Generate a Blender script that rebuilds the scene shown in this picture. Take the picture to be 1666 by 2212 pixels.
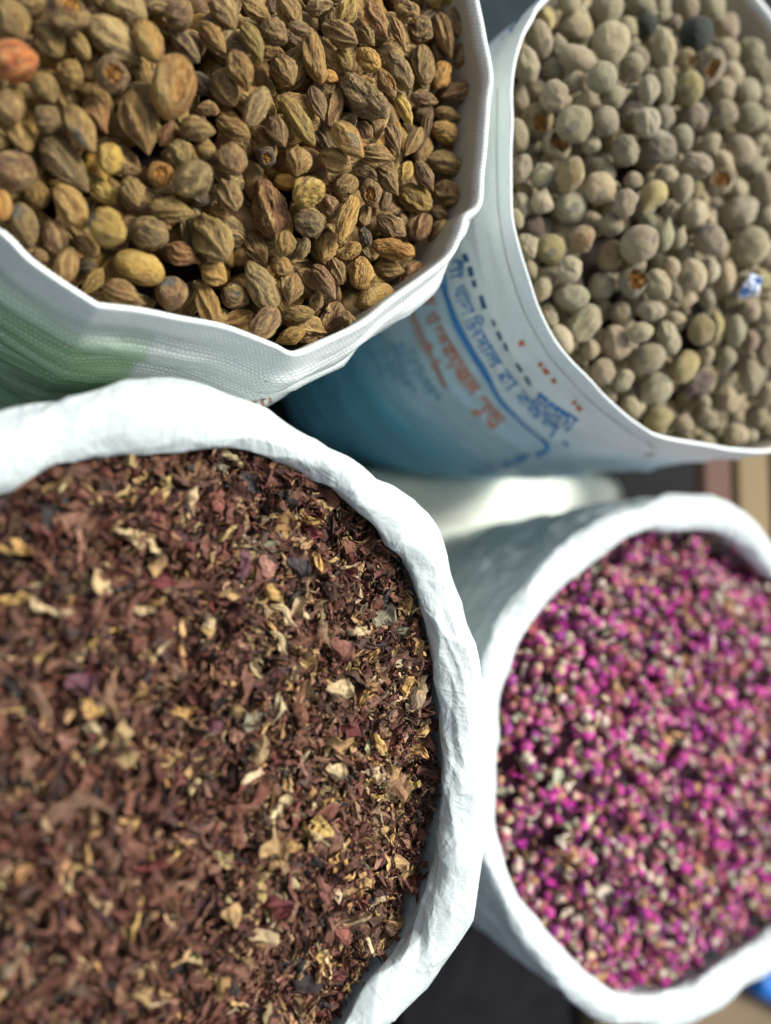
import bpy, math, random
import numpy as np
from mathutils import Matrix, Vector
rng = np.random.default_rng(7); random.seed(7)
for o in list(bpy.data.objects): bpy.data.objects.remove(o)
SC = bpy.context.scene
COL = SC.collection
# ------------------------------------------------------------------ camera
CAM = np.array([0.0, 0.0, 0.95]); THETA = math.radians(30); PHI = math.radians(4)
FPX, CX, CY = 1708.0, 833.0, 1106.0           # focal length in photograph pixels (1666 wide)
RM = np.array((Matrix.Rotation(-THETA, 3, 'Y') @ Matrix.Rotation(PHI, 3, 'X')))
cd = bpy.data.cameras.new('camera'); cam = bpy.data.objects.new('camera', cd); COL.objects.link(cam)
M4 = Matrix(RM.tolist()).to_4x4(); M4.translation = Vector(CAM); cam.matrix_world = M4
cd.sensor_fit = 'HORIZONTAL'; cd.sensor_width = 36.0; cd.lens = 36.0 * FPX / 1666.0
cd.clip_start = 0.02; cd.clip_end = 200
cd.dof.use_dof = True; cd.dof.focus_distance = 0.474; cd.dof.aperture_fstop = 2.8; cd.dof.aperture_blades = 0
SC.camera = cam
# ------------------------------------------------------------------ daylight
W = bpy.data.worlds.new('World'); SC.world = W; W.use_nodes = True
nt = W.node_tree; nt.nodes.clear()
SUN_EL, SUN_ROT = math.radians(58), math.radians(58)
sky = nt.nodes.new('ShaderNodeTexSky'); sky.sky_type = 'NISHITA'; sky.sun_disc = False
sky.sun_elevation = SUN_EL; sky.sun_rotation = SUN_ROT; sky.air_density = 1.0; sky.dust_density = 5.0
bg = nt.nodes.new('ShaderNodeBackground'); bg.inputs['Strength'].default_value = 0.105
ow = nt.nodes.new('ShaderNodeOutputWorld')
hs = nt.nodes.new('ShaderNodeHueSaturation'); hs.inputs['Saturation'].default_value = 0.50; nt.links.new(sky.outputs[0], hs.inputs['Color']); nt.links.new(hs.outputs[0], bg.inputs[0]);  # thin cloud: a paler sky
nt.links.new(bg.outputs[0], ow.inputs[0])
sl = bpy.data.lights.new('sun', 'SUN'); sl.energy = 2.8; sl.angle = math.radians(16); sl.color = (1.0, 0.97, 0.92)
sun = bpy.data.objects.new('sun', sl); COL.objects.link(sun)
sd = Vector((math.sin(SUN_ROT) * math.cos(SUN_EL), math.cos(SUN_ROT) * math.cos(SUN_EL), math.sin(SUN_EL)))
sun.rotation_euler = sd.to_track_quat('Z', 'Y').to_euler()
SC.view_settings.view_transform = 'Standard'; SC.view_settings.look = 'None'
SC.view_settings.exposure = 0.80; SC.view_settings.gamma = 1.0; SC.view_settings.use_curve_mapping = False
SC.render.engine = 'CYCLES'; SC.cycles.use_denoising = True; SC.cycles.max_bounces = 7
# ------------------------------------------------------------------ helpers
def ray(px, py):
    c = np.stack([(np.asarray(px, float) - CX) / FPX, (CY - np.asarray(py, float)) / FPX, -np.ones_like(np.asarray(px, float))], -1)
    return c @ RM.T                                   # not normalised: camera depth 1
def onplane(px, py, z):
    d = ray(px, py); t = (z - CAM[2]) / d[..., 2]
    return CAM + d * t[..., None]
def project(P):
    c = (np.asarray(P) - CAM) @ RM
    return np.stack([CX + FPX * c[..., 0] / -c[..., 2], CY - FPX * c[..., 1] / -c[..., 2]], -1), -c[..., 2]
def _h(i, j, k, s):
    n = (i * 374761393 + j * 668265263 + k * 2147483647 + s * 1274126177) & 0xFFFFFFFF
    n = ((n ^ (n >> 13)) * 1274126177) & 0xFFFFFFFF
    n = ((n ^ (n >> 16)) * 2246822519) & 0xFFFFFFFF
    return ((n ^ (n >> 15)) & 0xFFFF) / 32767.5 - 1.0
def vn(P, s=0):
    P = np.asarray(P, float); I = np.floor(P).astype(np.int64); f = P - I; f = f * f * f * (f * (f * 6 - 15) + 10)
    r = 0
    for a in (0, 1):
        for b in (0, 1):
            for c in (0, 1):
                w = (f[..., 0] if a else 1 - f[..., 0]) * (f[..., 1] if b else 1 - f[..., 1]) * (f[..., 2] if c else 1 - f[..., 2])
                r = r + w * _h(I[..., 0] + a, I[..., 1] + b, I[..., 2] + c, s)
    return r
def fbm(P, s=0, n=3):
    r = 0; a = 1
    for k in range(n): r = r + a * vn(np.asarray(P) * 2 ** k, s + k * 17); a *= .5
    return r
def sstep(a, b, x):
    t = np.clip((x - a) / (b - a), 0, 1); return t * t * (3 - 2 * t)
def mesh_from(name, V, F, mats, cols=None, attrs=None, uv=None, smooth=True):
    me = bpy.data.meshes.new(name)
    V = np.asarray(V, np.float32); F = np.asarray(F, np.int32); k = F.shape[1]
    me.vertices.add(len(V)); me.vertices.foreach_set('co', V.ravel())
    me.loops.add(F.size); me.loops.foreach_set('vertex_index', F.ravel())
    me.polygons.add(len(F)); me.polygons.foreach_set('loop_start', np.arange(0, F.size, k, dtype=np.int32))
    me.update(calc_edges=True)
    me.polygons.foreach_set('use_smooth', np.full(len(F), smooth, dtype=bool))
    for m in (mats if isinstance(mats, (list, tuple)) else [mats]): me.materials.append(m)
    if cols is not None:
        a = me.color_attributes.new('Col', 'FLOAT_COLOR', 'POINT')
        c = np.ones((len(V), 4), np.float32); c[:, :3] = cols; a.data.foreach_set('color', c.ravel())
    for n, v in (attrs or {}).items():
        a = me.attributes.new(n, 'FLOAT', 'POINT'); a.data.foreach_set('value', np.asarray(v, np.float32))
    if uv is not None:
        l = me.uv_layers.new(name='UVMap'); l.data.foreach_set('uv', np.asarray(uv, np.float32)[F.ravel()].ravel())
    me.validate(); me.update()
    return me
def link(name, data, parent=None, loc=None):
    o = bpy.data.objects.new(name, data); COL.objects.link(o)
    if loc is not None: o.location = loc
    if parent is not None: o.parent = parent
    return o
def tag(o, label=None, cat=None, group=None, kind=None):
    if label: o['label'] = label
    if cat: o['category'] = cat
    if group: o['group'] = group
    if kind: o['kind'] = kind
    return o
def gridF(n, m, closed_n=False):
    i = np.arange(n if closed_n else n - 1)[:, None]; j = np.arange(m - 1)[None]
    a = i * m + j; b = ((i + 1) % n) * m + j
    return np.stack([a, b, b + 1, a + 1], -1).reshape(-1, 4)
def spline_closed(P, N):
    P = np.asarray(P, float); n = len(P); out = []
    for i in range(n):                                   # centripetal-ish Catmull-Rom
        p0, p1, p2, p3 = P[i - 1], P[i], P[(i + 1) % n], P[(i + 2) % n]
        t = np.linspace(0, 1, 24, endpoint=False)[:, None]
        out.append(.5 * (2 * p1 + (p2 - p0) * t + (2 * p0 - 5 * p1 + 4 * p2 - p3) * t ** 2 + (3 * p1 - p0 - 3 * p2 + p3) * t ** 3))
    Q = np.concatenate(out); D = np.linalg.norm(np.roll(Q, -1, 0)[:, :2] - Q[:, :2], axis=1)
    S = np.concatenate([[0], np.cumsum(D)]); Qc = np.vstack([Q, Q[:1]])
    s = np.linspace(0, S[-1], N, endpoint=False)
    return np.stack([np.interp(s, S, Qc[:, k]) for k in range(Q.shape[1])], 1), S[-1]
class Loop:
    """A sack mouth: closed curve of 3-D points with outward normals."""
    def __init__(self, px, z, N=900, extra=None):
        px = np.asarray(px, float); P = onplane(px[:, 0], px[:, 1], np.full(len(px), float(z)))
        if extra is not None: P = np.hstack([P, np.asarray(extra, float)[:, None]])
        Q, self.len = spline_closed(P, N); self.P = Q[:, :3]; self.ex = Q[:, 3] if extra is not None else None
        T = np.roll(self.P, -2, 0) - np.roll(self.P, 2, 0); T[:, 2] = 0; T /= np.linalg.norm(T, axis=1)[:, None]
        self.T = T; Nn = np.stack([T[:, 1], -T[:, 0], 0 * T[:, 0]], 1)
        self.c = self.P.mean(0)
        if ((self.P - self.c) * Nn).sum() < 0: Nn = -Nn
        for _ in range(12): Nn = (Nn + np.roll(Nn, 1, 0) + np.roll(Nn, -1, 0)) / 3
        self.N = Nn / np.linalg.norm(Nn, axis=1)[:, None]; self.z = z; self.n = N
    def dist(self, X):                                  # signed distance, positive inside
        X = np.asarray(X, float)[..., :2]; sh = X.shape[:-1]; X = X.reshape(-1, 2); L = self.P[::4, :2]; r = np.empty(len(X)); ins = np.zeros(len(X), bool)
        A = L; B = np.roll(L, -1, 0)
        for a in range(0, len(X), 4000):
            q = X[a:a + 4000, None, :]
            ab = B - A; t = np.clip(((q - A) * ab).sum(-1) / ((ab ** 2).sum(-1) + 1e-12), 0, 1)
            r[a:a + 4000] = np.sqrt((((q - A) - t[..., None] * ab) ** 2).sum(-1).min(1))
            y = q[..., 1]; c = (A[:, 1] > y) != (B[:, 1] > y)
            xi = A[:, 0] + (y - A[:, 1]) / (B[:, 1] - A[:, 1] + 1e-15) * (B[:, 0] - A[:, 0])
            ins[a:a + 4000] = ((c & (q[..., 0] < xi)).sum(1) % 2) == 1
        return np.where(ins, r, -r).reshape(sh)
# ------------------------------------------------------------------ materials
def new_mat(name):
    m = bpy.data.materials.new(name); m.use_nodes = True; t = m.node_tree
    b = t.nodes['Principled BSDF']; return m, t, b
def nd(t, typ, **kw):
    n = t.nodes.new(typ)
    for k, v in kw.items():
        if k in n.inputs: n.inputs[k].default_value = v
        else: setattr(n, k, v)
    return n
def mixc(t, fac, a, b, mode='MIX'):
    n = t.nodes.new('ShaderNodeMix'); n.data_type = 'RGBA'; n.blend_type = mode
    for s, v in ((0, fac), (6, a), (7, b)):
        if isinstance(v, bpy.types.NodeSocket): t.links.new(v, n.inputs[s])
        elif s == 0: n.inputs[0].default_value = v
        else: n.inputs[s].default_value = (*v, 1) if len(v) == 3 else v
    return n.outputs[2]
def mth(t, op, a, b=0.0, clamp=False):
    n = t.nodes.new('ShaderNodeMath'); n.operation = op; n.use_clamp = clamp
    for s, v in ((0, a), (1, b)):
        if isinstance(v, bpy.types.NodeSocket): t.links.new(v, n.inputs[s])
        else: n.inputs[s].default_value = v
    return n.outputs[0]
def ramp(t, src, lo, hi):
    n = t.nodes.new('ShaderNodeMapRange'); n.interpolation_type = 'SMOOTHSTEP'
    t.links.new(src, n.inputs[0]); n.inputs[1].default_value = lo; n.inputs[2].default_value = hi
    return n.outputs[0]
def noise(t, vec, scale, detail=4, rough=.55, dist=0.0):
    n = nd(t, 'ShaderNodeTexNoise'); n.inputs['Scale'].default_value = scale; n.inputs['Detail'].default_value = detail
    n.inputs['Roughness'].default_value = rough; n.inputs['Distortion'].default_value = dist
    if vec is not None: t.links.new(vec, n.inputs['Vector'])
    return n.outputs['Fac']
def bump(t, b, h, strength, dist):
    n = nd(t, 'ShaderNodeBump'); n.inputs['Strength'].default_value = strength; n.inputs['Distance'].default_value = dist
    t.links.new(h, n.inputs['Height']); t.links.new(n.outputs[0], b.inputs['Normal']); return n
def attr(t, name, out='Fac'):
    n = t.nodes.new('ShaderNodeAttribute'); n.attribute_name = name; return n.outputs[out]
def texo(t, out='Object'): return t.nodes.new('ShaderNodeTexCoord').outputs[out]
def vadd(t, a, b, op='ADD'):
    n = t.nodes.new('ShaderNodeVectorMath'); n.operation = op
    for s, v in ((0, a), (1, b)):
        if isinstance(v, bpy.types.NodeSocket): t.links.new(v, n.inputs[s])
        else: n.inputs[s].default_value = v
    return n.outputs[0]

def woven_mat(name, base, kind):
    """white woven polypropylene; UV in metres (u along the mouth, v down the wall)"""
    m, t, b = new_mat(name); uv = texo(t, 'UV'); ob = texo(t, 'Object')
    br = nd(t, 'ShaderNodeTexBrick'); t.links.new(uv, br.inputs['Vector']); br.inputs['Scale'].default_value = 1 / .0027
    br.offset = .5; br.inputs['Brick Width'].default_value = 1.0; br.inputs['Row Height'].default_value = .85; br.inputs['Mortar Size'].default_value = .07
    br.inputs['Mortar Smooth'].default_value = .6
    br.inputs['Color1'].default_value = (1, 1, 1, 1); br.inputs['Color2'].default_value = (.8, .8, .8, 1); br.inputs['Mortar'].default_value = (0, 0, 0, 1)
    wv = br.outputs['Color']
    big = noise(t, ob, 9, 4); fine = noise(t, ob, 160, 3)
    c = mixc(t, mth(t, 'MULTIPLY', ramp(t, big, .5, .75), .35), base, (base[0] * .86, base[1] * .88, base[2] * .78))
    sep = nd(t, 'ShaderNodeSeparateXYZ'); t.links.new(uv, sep.inputs[0]); u, v = sep.outputs[0], sep.outputs[1]
    wob = mth(t, 'MULTIPLY', mth(t, 'SUBTRACT', noise(t, uv, 30, 3), .5), .012)
    if kind == 'green':
        # printed green panel that stops at a straight upright edge, its upper border screened into fine rows of ink
        st = nd(t, 'ShaderNodeCombineXYZ'); t.links.new(mth(t, 'MULTIPLY', u, 2.5), st.inputs[0]); t.links.new(mth(t, 'MULTIPLY', v, 90), st.inputs[1])
        streak = noise(t, st.outputs[0], 2.2, 5, .6)
        pu = mth(t, 'MULTIPLY', ramp(t, u, GREEN_U - .010, GREEN_U + .002) if GREEN_POS else mth(t, 'SUBTRACT', 1.0, ramp(t, u, GREEN_U - .004, GREEN_U + .003)), 1.0)
        pv = ramp(t, mth(t, 'ADD', v, mth(t, 'MULTIPLY', mth(t, 'SUBTRACT', streak, .5), .05)), .006, .055)
        ink = mixc(t, ramp(t, streak, .35, .7), (.20, .46, .15), (.50, .68, .42))
        c = mixc(t, mth(t, 'MULTIPLY', mth(t, 'MULTIPLY', pu, pv), .85), c, ink)
    if kind == 'blue':
        st = nd(t, 'ShaderNodeCombineXYZ'); t.links.new(mth(t, 'MULTIPLY', u, 3), st.inputs[0]); t.links.new(mth(t, 'MULTIPLY', v, 40), st.inputs[1])
        streak = noise(t, st.outputs[0], 2.0, 5, .6)
        vv = mth(t, 'ADD', v, mth(t, 'MULTIPLY', mth(t, 'SUBTRACT', streak, .5), .08))
        pv = mth(t, 'MULTIPLY', ramp(t, vv, .04, .15), .62)
        pv2 = ramp(t, vv, .19, .30)
        c = mixc(t, pv, c, (.25, .52, .68)); c = mixc(t, mth(t, 'MULTIPLY', pv2, .9), c, (.09, .42, .62))
    c = mixc(t, mth(t, 'MULTIPLY', ramp(t, noise(t, ob, 210, 2), .70, .76), .55), c, (.22, .20, .15))     # specks of dirt
    inside = mth(t, 'MULTIPLY', ramp(t, mth(t, 'MULTIPLY', v, -1.0), .0022, .012), mth(t, 'ADD', .55, mth(t, 'MULTIPLY', big, .5)))   # shade and bounced colour painted on the lining as a beige-brown tint
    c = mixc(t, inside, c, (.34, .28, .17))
    c = mixc(t, mth(t, 'MULTIPLY', mth(t, 'SUBTRACT', 1.0, wv), .42), c, (.22, .25, .22))
    t.links.new(c, b.inputs['Base Color']); b.inputs['Roughness'].default_value = .42
    h = mth(t, 'ADD', mth(t, 'MULTIPLY', wv, 1.0), mth(t, 'MULTIPLY', fine, .5))
    bump(t, b, h, 1.0, .0007)
    return m
def film_mat(name, base, dirt_shade=0.2):
    m, t, b = new_mat(name); ob = texo(t)
    n1 = noise(t, ob, 22, 5, .6); n2 = noise(t, ob, 90, 4, .6)
    c = mixc(t, mth(t, 'MULTIPLY', ramp(t, n1, .5, .8), dirt_shade), base, (base[0] * .82, base[1] * .86, base[2] * .72))
    c = mixc(t, mth(t, 'MULTIPLY', ramp(t, noise(t, ob, 260, 2), .72, .78), .4), c, (.45, .45, .38))
    t.links.new(c, b.inputs['Base Color']); b.inputs['Roughness'].default_value = .33
    b.inputs['Subsurface Weight'].default_value = .25; b.inputs['Subsurface Radius'].default_value = (.01, .01, .01); b.inputs['Subsurface Scale'].default_value = .4
    def creases(sc, dist, vec=(1, 1, 1)):
        n = noise(t, vadd(t, ob, vec, 'MULTIPLY'), sc, 3, .5, dist); return mth(t, 'POWER', mth(t, 'SUBTRACT', 1.0, mth(t, 'ABSOLUTE', mth(t, 'MULTIPLY', mth(t, 'SUBTRACT', n, .5), 2.6), True), True), 3.0)
    h = mth(t, 'ADD', mth(t, 'MULTIPLY', creases(26, 1.2), 1.0), mth(t, 'ADD', mth(t, 'MULTIPLY', creases(62, 1.0), .45), mth(t, 'MULTIPLY', creases(150, .6), .15)))
    bump(t, b, h, .42, .0020)
    return m
def nd_color(t, vec):
    n = nd(t, 'ShaderNodeTexNoise'); n.inputs['Scale'].default_value = 30; t.links.new(vec, n.inputs['Vector']); return n.outputs['Color']
def plain_mat(name, col, rough=.6, var=.3, scale=20, bd=.002, stretch=None, spec=.3):
    m, t, b = new_mat(name); ob = texo(t)
    if stretch: ob = vadd(t, ob, stretch, 'MULTIPLY')
    n = noise(t, ob, scale, 6, .6)
    c = mixc(t, n, tuple(x * (1 - var) for x in col), tuple(min(1, x * (1 + var)) for x in col))
    t.links.new(c, b.inputs['Base Color']); b.inputs['Roughness'].default_value = rough; b.inputs['Specular IOR Level'].default_value = spec
    if bd: bump(t, b, n, .4, bd)
    return m
def fruit_mat(name, dust, patch, rough, kind):
    m, t, b = new_mat(name); oi = nd(t, 'ShaderNodeObjectInfo'); ob = texo(t)
    off = nd(t, 'ShaderNodeCombineXYZ')
    t.links.new(mth(t, 'MULTIPLY', oi.outputs['Random'], 60), off.inputs[0]); t.links.new(mth(t, 'MULTIPLY', oi.outputs['Random'], 23), off.inputs[1])
    p = vadd(t, ob, off.outputs[0]); c0 = oi.outputs['Color']
    if kind == 'stuff': c0 = attr(t, 'Col', 'Color')
    ps = vadd(t, p, (1, 1, .35), 'MULTIPLY')
    n1 = noise(t, p, 1.1, 4, .6, .4); n2 = noise(t, ps, 4.5, 6, .68, .8); n3 = noise(t, p, 14, 4, .6)
    c = mixc(t, mth(t, 'MULTIPLY', ramp(t, n1, .52, .72), .45), c0, mixc(t, 1.0, c0, (.66, .48, .38), 'MULTIPLY'))
    c = mixc(t, mth(t, 'MULTIPLY', ramp(t, n1, .48, .25), .40), c, mixc(t, 1.0, c0, (1.45, 1.25, .80), 'MULTIPLY'))
    c = mixc(t, mth(t, 'MULTIPLY', ramp(t, n2, .48, .66), .40), c, mixc(t, 1.0, c0, (.50, .40, .32), 'MULTIPLY'))
    rg = attr(t, 'ridge')
    if kind == 'long': c = mixc(t, mth(t, 'MULTIPLY', ramp(t, rg, .34, .06), .66), c, mixc(t, 1.0, c0, (.28, .20, .15), 'MULTIPLY'))   # dirt settled in the furrows
    c = mixc(t, mth(t, 'MULTIPLY', ramp(t, rg, .50, 1.0), dust), c, mixc(t, .60, c0, (.62, .46, .17)) if kind != 'round' else mixc(t, .6, c0, (.52, .46, .36)))
    c = mixc(t, mth(t, 'MULTIPLY', ramp(t, noise(t, vadd(t, p, (7, 3, 1)), 1.6, 3), .68, .72), patch), c, (.045, .045, .042))
    c = mixc(t, attr(t, 'patch'), c, (.07, .07, .07))
    vn_ = noise(t, vadd(t, p, (1, 1, .34), 'MULTIPLY'), 2.1, 4, .55, .7); vein = mth(t, 'SUBTRACT', 1.0, ramp(t, mth(t, 'ABSOLUTE', mth(t, 'SUBTRACT', vn_, .5)), .0, .05))
    if kind == 'long': c = mixc(t, mth(t, 'MULTIPLY', vein, .45), c, mixc(t, .6, c0, (.62, .46, .17)))
    fl = mixc(t, ramp(t, n2, .4, .65), (.50, .25, .03), (.16, .05, .02))
    c = mixc(t, attr(t, 'flesh'), c, fl)
    if kind == 'round':
        c = mixc(t, mth(t, 'MULTIPLY', ramp(t, n3, .66, .8), .35), c, (.12, .09, .05))
    t.links.new(c, b.inputs['Base Color']); b.inputs['Roughness'].default_value = rough
    b.inputs['Specular IOR Level'].default_value = .5 if kind == 'long' else .3
    bump(t, b, mth(t, 'ADD', mth(t, 'ADD', n2, mth(t, 'MULTIPLY', vein, .9 if kind == 'long' else 0.0)), mth(t, 'MULTIPLY', n3, .5)), .5, .035 if kind != 'round' else .02)
    if kind == 'round':
        b.inputs['Sheen Weight'].default_value = .15; b.inputs['Sheen Roughness'].default_value = .5
    return m
def leaf_mat(name, rough=.7, fib=.75):
    m, t, b = new_mat(name); ob = texo(t); c0 = attr(t, 'Col', 'Color')
    cv = nd(t, 'ShaderNodeCombineXYZ'); t.links.new(attr(t, 'fu'), cv.inputs[0]); t.links.new(attr(t, 'fv'), cv.inputs[1]); t.links.new(attr(t, 'fr'), cv.inputs[2])
    n = noise(t, vadd(t, cv.outputs[0], (1.6, 6.5, 40), 'MULTIPLY'), 1.0, 5, .65, .6); n1 = noise(t, vadd(t, cv.outputs[0], (1.5, 1.5, 31), 'MULTIPLY'), 1.0, 4)
    c = mixc(t, mth(t, 'MULTIPLY', ramp(t, n, .45, .66), fib), c0, mixc(t, 1.0, c0, (.36, .31, .31), 'MULTIPLY'))
    c = mixc(t, mth(t, 'MULTIPLY', ramp(t, n, .42, .25), .5), c, mixc(t, 1.0, c0, (1.5, 1.4, 1.25), 'MULTIPLY'))
    c = mixc(t, mth(t, 'MULTIPLY', ramp(t, n1, .55, .7), .4), c, mixc(t, 1.0, c0, (.8, .55, .45), 'MULTIPLY'))
    t.links.new(c, b.inputs['Base Color']); b.inputs['Roughness'].default_value = rough; b.inputs['Specular IOR Level'].default_value = .3
    bump(t, b, n, .9, .0007)
    return m
# ------------------------------------------------------------------ sack mouths (traced, each on its own level)
Z1, Z2, Z3, Z4 = .55, .53, .55, .43
L1 = Loop([(0,505),(60,560),(130,610),(200,655),(215,662),(300,672),(400,692),(500,714),(590,748),(640,767),(715,737),(790,700),(850,652),(920,602),(975,557),(998,512),(1014,470),(1043,442),(1049,370),(1055,300),(1060,230),(1068,172),(1062,120),(1050,70),(1035,0),(1000,-150),(880,-330),(650,-450),(350,-480),(50,-420),(-250,-250),(-420,0),(-420,200),(-250,350),(-100,440)], Z1)
L2 = Loop([(1175,-5),(1150,35),(1130,72),(1113,130),(1107,180),(1106,220),(1104,330),(1106,450),(1118,520),(1142,600),(1167,670),(1202,740),(1252,800),(1322,870),(1382,920),(1430,946),(1520,962),(1600,975),(1690,968),(1745,890),(1790,700),(1800,450),(1775,260),(1720,110),(1640,-10),(1540,-90),(1420,-120),(1280,-90)], Z2)
HIB = [(0,975,72),(60,948,70),(120,930,66),(200,915,66),(290,905,68),(400,898,68),(515,912,54),(590,940,50),(670,975,50),(735,1010,54),(795,1065,52),(860,1120,55),(905,1170,60),(930,1235,48),(955,1310,50),(975,1390,52),(988,1460,54),(995,1545,53),(1003,1630,54),(1000,1740,60),(990,1820,62),(978,1890,62),(955,1960,66),(920,2040,62),(870,2110,62),(820,2170,62),(780,2235,60),(700,2330,60),(550,2430,60),(300,2480,60),(50,2430,60),(-200,2300,60),(-420,2050,60),(-520,1750,60),(-480,1450,60),(-350,1200,62),(-200,1070,66),(-80,1005,70)]
ROS = [(1040,1600,40),(1052,1500,40),(1075,1410,42),(1110,1335,42),(1170,1258,44),(1240,1195,44),(1320,1143,44),(1400,1115,42),(1480,1108,42),(1545,1112,42),(1600,1145,40),(1650,1195,40),(1700,1240,38),(1770,1330,36),(1830,1480,36),(1850,1650,36),(1830,1820,36),(1770,1950,36),(1700,2015,36),(1640,2065,38),(1560,2120,40),(1480,2160,40),(1400,2175,40),(1320,2165,38),(1250,2125,36),(1190,2070,34),(1130,1990,32),(1090,1915,30),(1060,1840,30),(1043,1760,32),(1037,1680,36)]
def rolled(px, z):
    a = np.array(px, float); P = onplane(a[:, 0], a[:, 1], np.full(len(a), z)); _, dep = project(P)
    return Loop(a[:, :2], z, 1100, a[:, 2] / FPX * dep * (.86 if z < .5 else 1))
L3 = rolled(HIB, Z3); L4 = rolled(ROS, Z4)
# ------------------------------------------------------------------ the setting
def box(name, lo, hi, mat, parent=None, bev=.004):
    lo, hi = np.array(lo, float), np.array(hi, float); c = (lo + hi) / 2
    V = [[(lo, hi)[i][0], (lo, hi)[j][1], (lo, hi)[k][2]] for i in (0, 1) for j in (0, 1) for k in (0, 1)]
    F = [[0, 1, 3, 2], [4, 6, 7, 5], [0, 4, 5, 1], [2, 3, 7, 6], [0, 2, 6, 4], [1, 5, 7, 3]]
    me = mesh_from(name, np.array(V) - c, F, mat, smooth=False); o = link(name, me, parent, c)
    if bev:
        md = o.modifiers.new('bevel', 'BEVEL'); md.width = bev; md.segments = 2
    return o
g = np.linspace(-1, 1, 61); GX, GY = np.meshgrid(g * 30, g * 30, indexing='ij')
gm = plain_mat('dark_concrete', (.018, .018, .019), .95, .5, 4, .01, None, .03)
tag(link('ground', mesh_from('ground', np.stack([GX, GY, 0 * GX], -1).reshape(-1, 3), gridF(61, 61)[:, ::-1][:, ::-1], gm)), kind='structure')
# pale sheet lying in the gap between the two right-hand sacks
def sheet(name, px, z, mat, amp=.004, seed=1, n=40):
    a = np.array(px, float); P = onplane(a[:, 0], a[:, 1], np.full(4, z)); s = np.linspace(0, 1, n)
    U, Vv = np.meshgrid(s, s, indexing='ij')
    Q = (P[0] * ((1 - U) * (1 - Vv))[..., None] + P[1] * (U * (1 - Vv))[..., None] + P[2] * (U * Vv)[..., None] + P[3] * ((1 - U) * Vv)[..., None])
    Q[..., 2] += amp * (1 + fbm(Q * np.array([25, 60, 1]), seed))
    o = link(name, mesh_from(name, Q.reshape(-1, 3), gridF(n, n), mat))
    md = o.modifiers.new('thick', 'SOLIDIFY'); md.thickness = .0015
    return o
pale = plain_mat('pale_sheet', (.66, .70, .61), .9, .06, 30, .002, None, .1)
def pillow(name, px, z, mat, n=60):
    a = np.array(px, float); P = onplane(a[:, 0], a[:, 1], np.full(4, z)); s = np.linspace(0, 1, n); U, Vv = np.meshgrid(s, s, indexing='ij')
    Q = (P[0] * ((1 - U) * (1 - Vv))[..., None] + P[1] * (U * (1 - Vv))[..., None] + P[2] * (U * Vv)[..., None] + P[3] * ((1 - U) * Vv)[..., None])
    e = (1 - np.abs(2 * U - 1) ** 10) * (1 - np.abs(2 * Vv - 1) ** 8); Q[..., 2] = z * e ** .5 + .004 * fbm(Q * np.array([20, 40, 1]), 3) * e + .001
    return link(name, mesh_from(name, Q.reshape(-1, 3), gridF(n, n), mat))
tag(pillow('flat_sack', [(760,985),(1400,1010),(1400,1290),(760,1290)], .15, pale), 'pale cream closed sack lying flat in the gap between the two right sacks', 'sack')
dark = plain_mat('black_sheeting', (.010, .010, .012), .95, .4, 25, .003, None, .02)
tag(sheet('sheeting', [(860,1800),(1260,1800),(1290,2600),(860,2600)], .02, dark, seed=3), 'black sheet on the ground below the rose petal sack', 'sheeting')  # near-black sheet laid over the floor
grey = plain_mat('grey_sheeting', (.020, .029, .032), 1.0, .3, 25, .003, None, .05)
tag(sheet('sheeting', [(880,-300),(1320,-300),(1320,500),(880,500)], .02, grey, seed=5), 'slate grey sheet showing in the top gap between two sacks', 'sheeting')  # dark slate-coloured sheet over the floor in the top gap
wood = plain_mat('brown_wood', (.085, .042, .028), .75, .35, 14, .003, (1, .12, 1))
wood2 = plain_mat('yellow_wood', (.16, .115, .055), .75, .3, 14, .003, (1, .12, 1))
kh = plain_mat('khaki_board', (.13, .095, .055), .8, .3, 10, .003, (.15, 1, 1))
pal = link('pallet', None); p0 = onplane(np.array([1525.]), np.array([1060.]), np.array([.30]))[0]; pal.location = (p0[0], p0[1], 0)
tag(pal, 'brown wooden pallet of spaced boards behind the rose petal sack', 'pallet')
for k, (x0, x1, m) in enumerate([(0, .052, wood), (.066, .13, wood2), (.145, .21, wood), (.225, .29, wood2)]):
    box('board', (x0, -.16, .28), (x1, .30, .30), m, pal)
for y in (-.14, .24): box('bearer', (0, y, .0), (.29, y + .05, .278), wood, pal)
p1 = onplane(np.array([1290.]), np.array([2150.]), np.array([.06]))[0]
cr = link('cardboard_box', None, None, (p1[0], p1[1], 0)); tag(cr, 'khaki cardboard box standing below the rose petal sack at the bottom edge', 'box')
box('carton', (0, -.36, 0), (.75, .025, .06), kh, cr); box('flap', (.01, -.35, .0615), (.37, .015, .064), kh, cr, 0)
def tube(name, A, B, r, mat, parent=None, n=24, rings=((0,.0),(0,.75),(.04,.95),(.08,1),(.92,1),(.96,.95),(1,.75),(1,0))):
    A, B = np.array(A, float), np.array(B, float); d = B - A; l = np.linalg.norm(d); q = Vector(d / l).to_track_quat('Z', 'Y').to_matrix()
    a = np.linspace(0, 2 * np.pi, n, endpoint=False); R = []
    for t, s in rings: R.append(np.stack([np.cos(a) * r * s, np.sin(a) * r * s, np.full(n, t * l)], 1))
    V = np.array(R).transpose(1, 0, 2).reshape(-1, 3)
    o = link(name, mesh_from(name, V, gridF(n, len(rings), True), mat), parent); o.matrix_world = Matrix.Translation(A) @ q.to_4x4(); return o
bl = plain_mat('blue_plastic', (.01, .12, .42), .35, .15, 10, 0)
b0 = onplane(np.array([1628.]), np.array([2117.]), np.array([.086]))[0]; b1 = onplane(np.array([1760.]), np.array([2175.]), np.array([.086]))[0]
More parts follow.
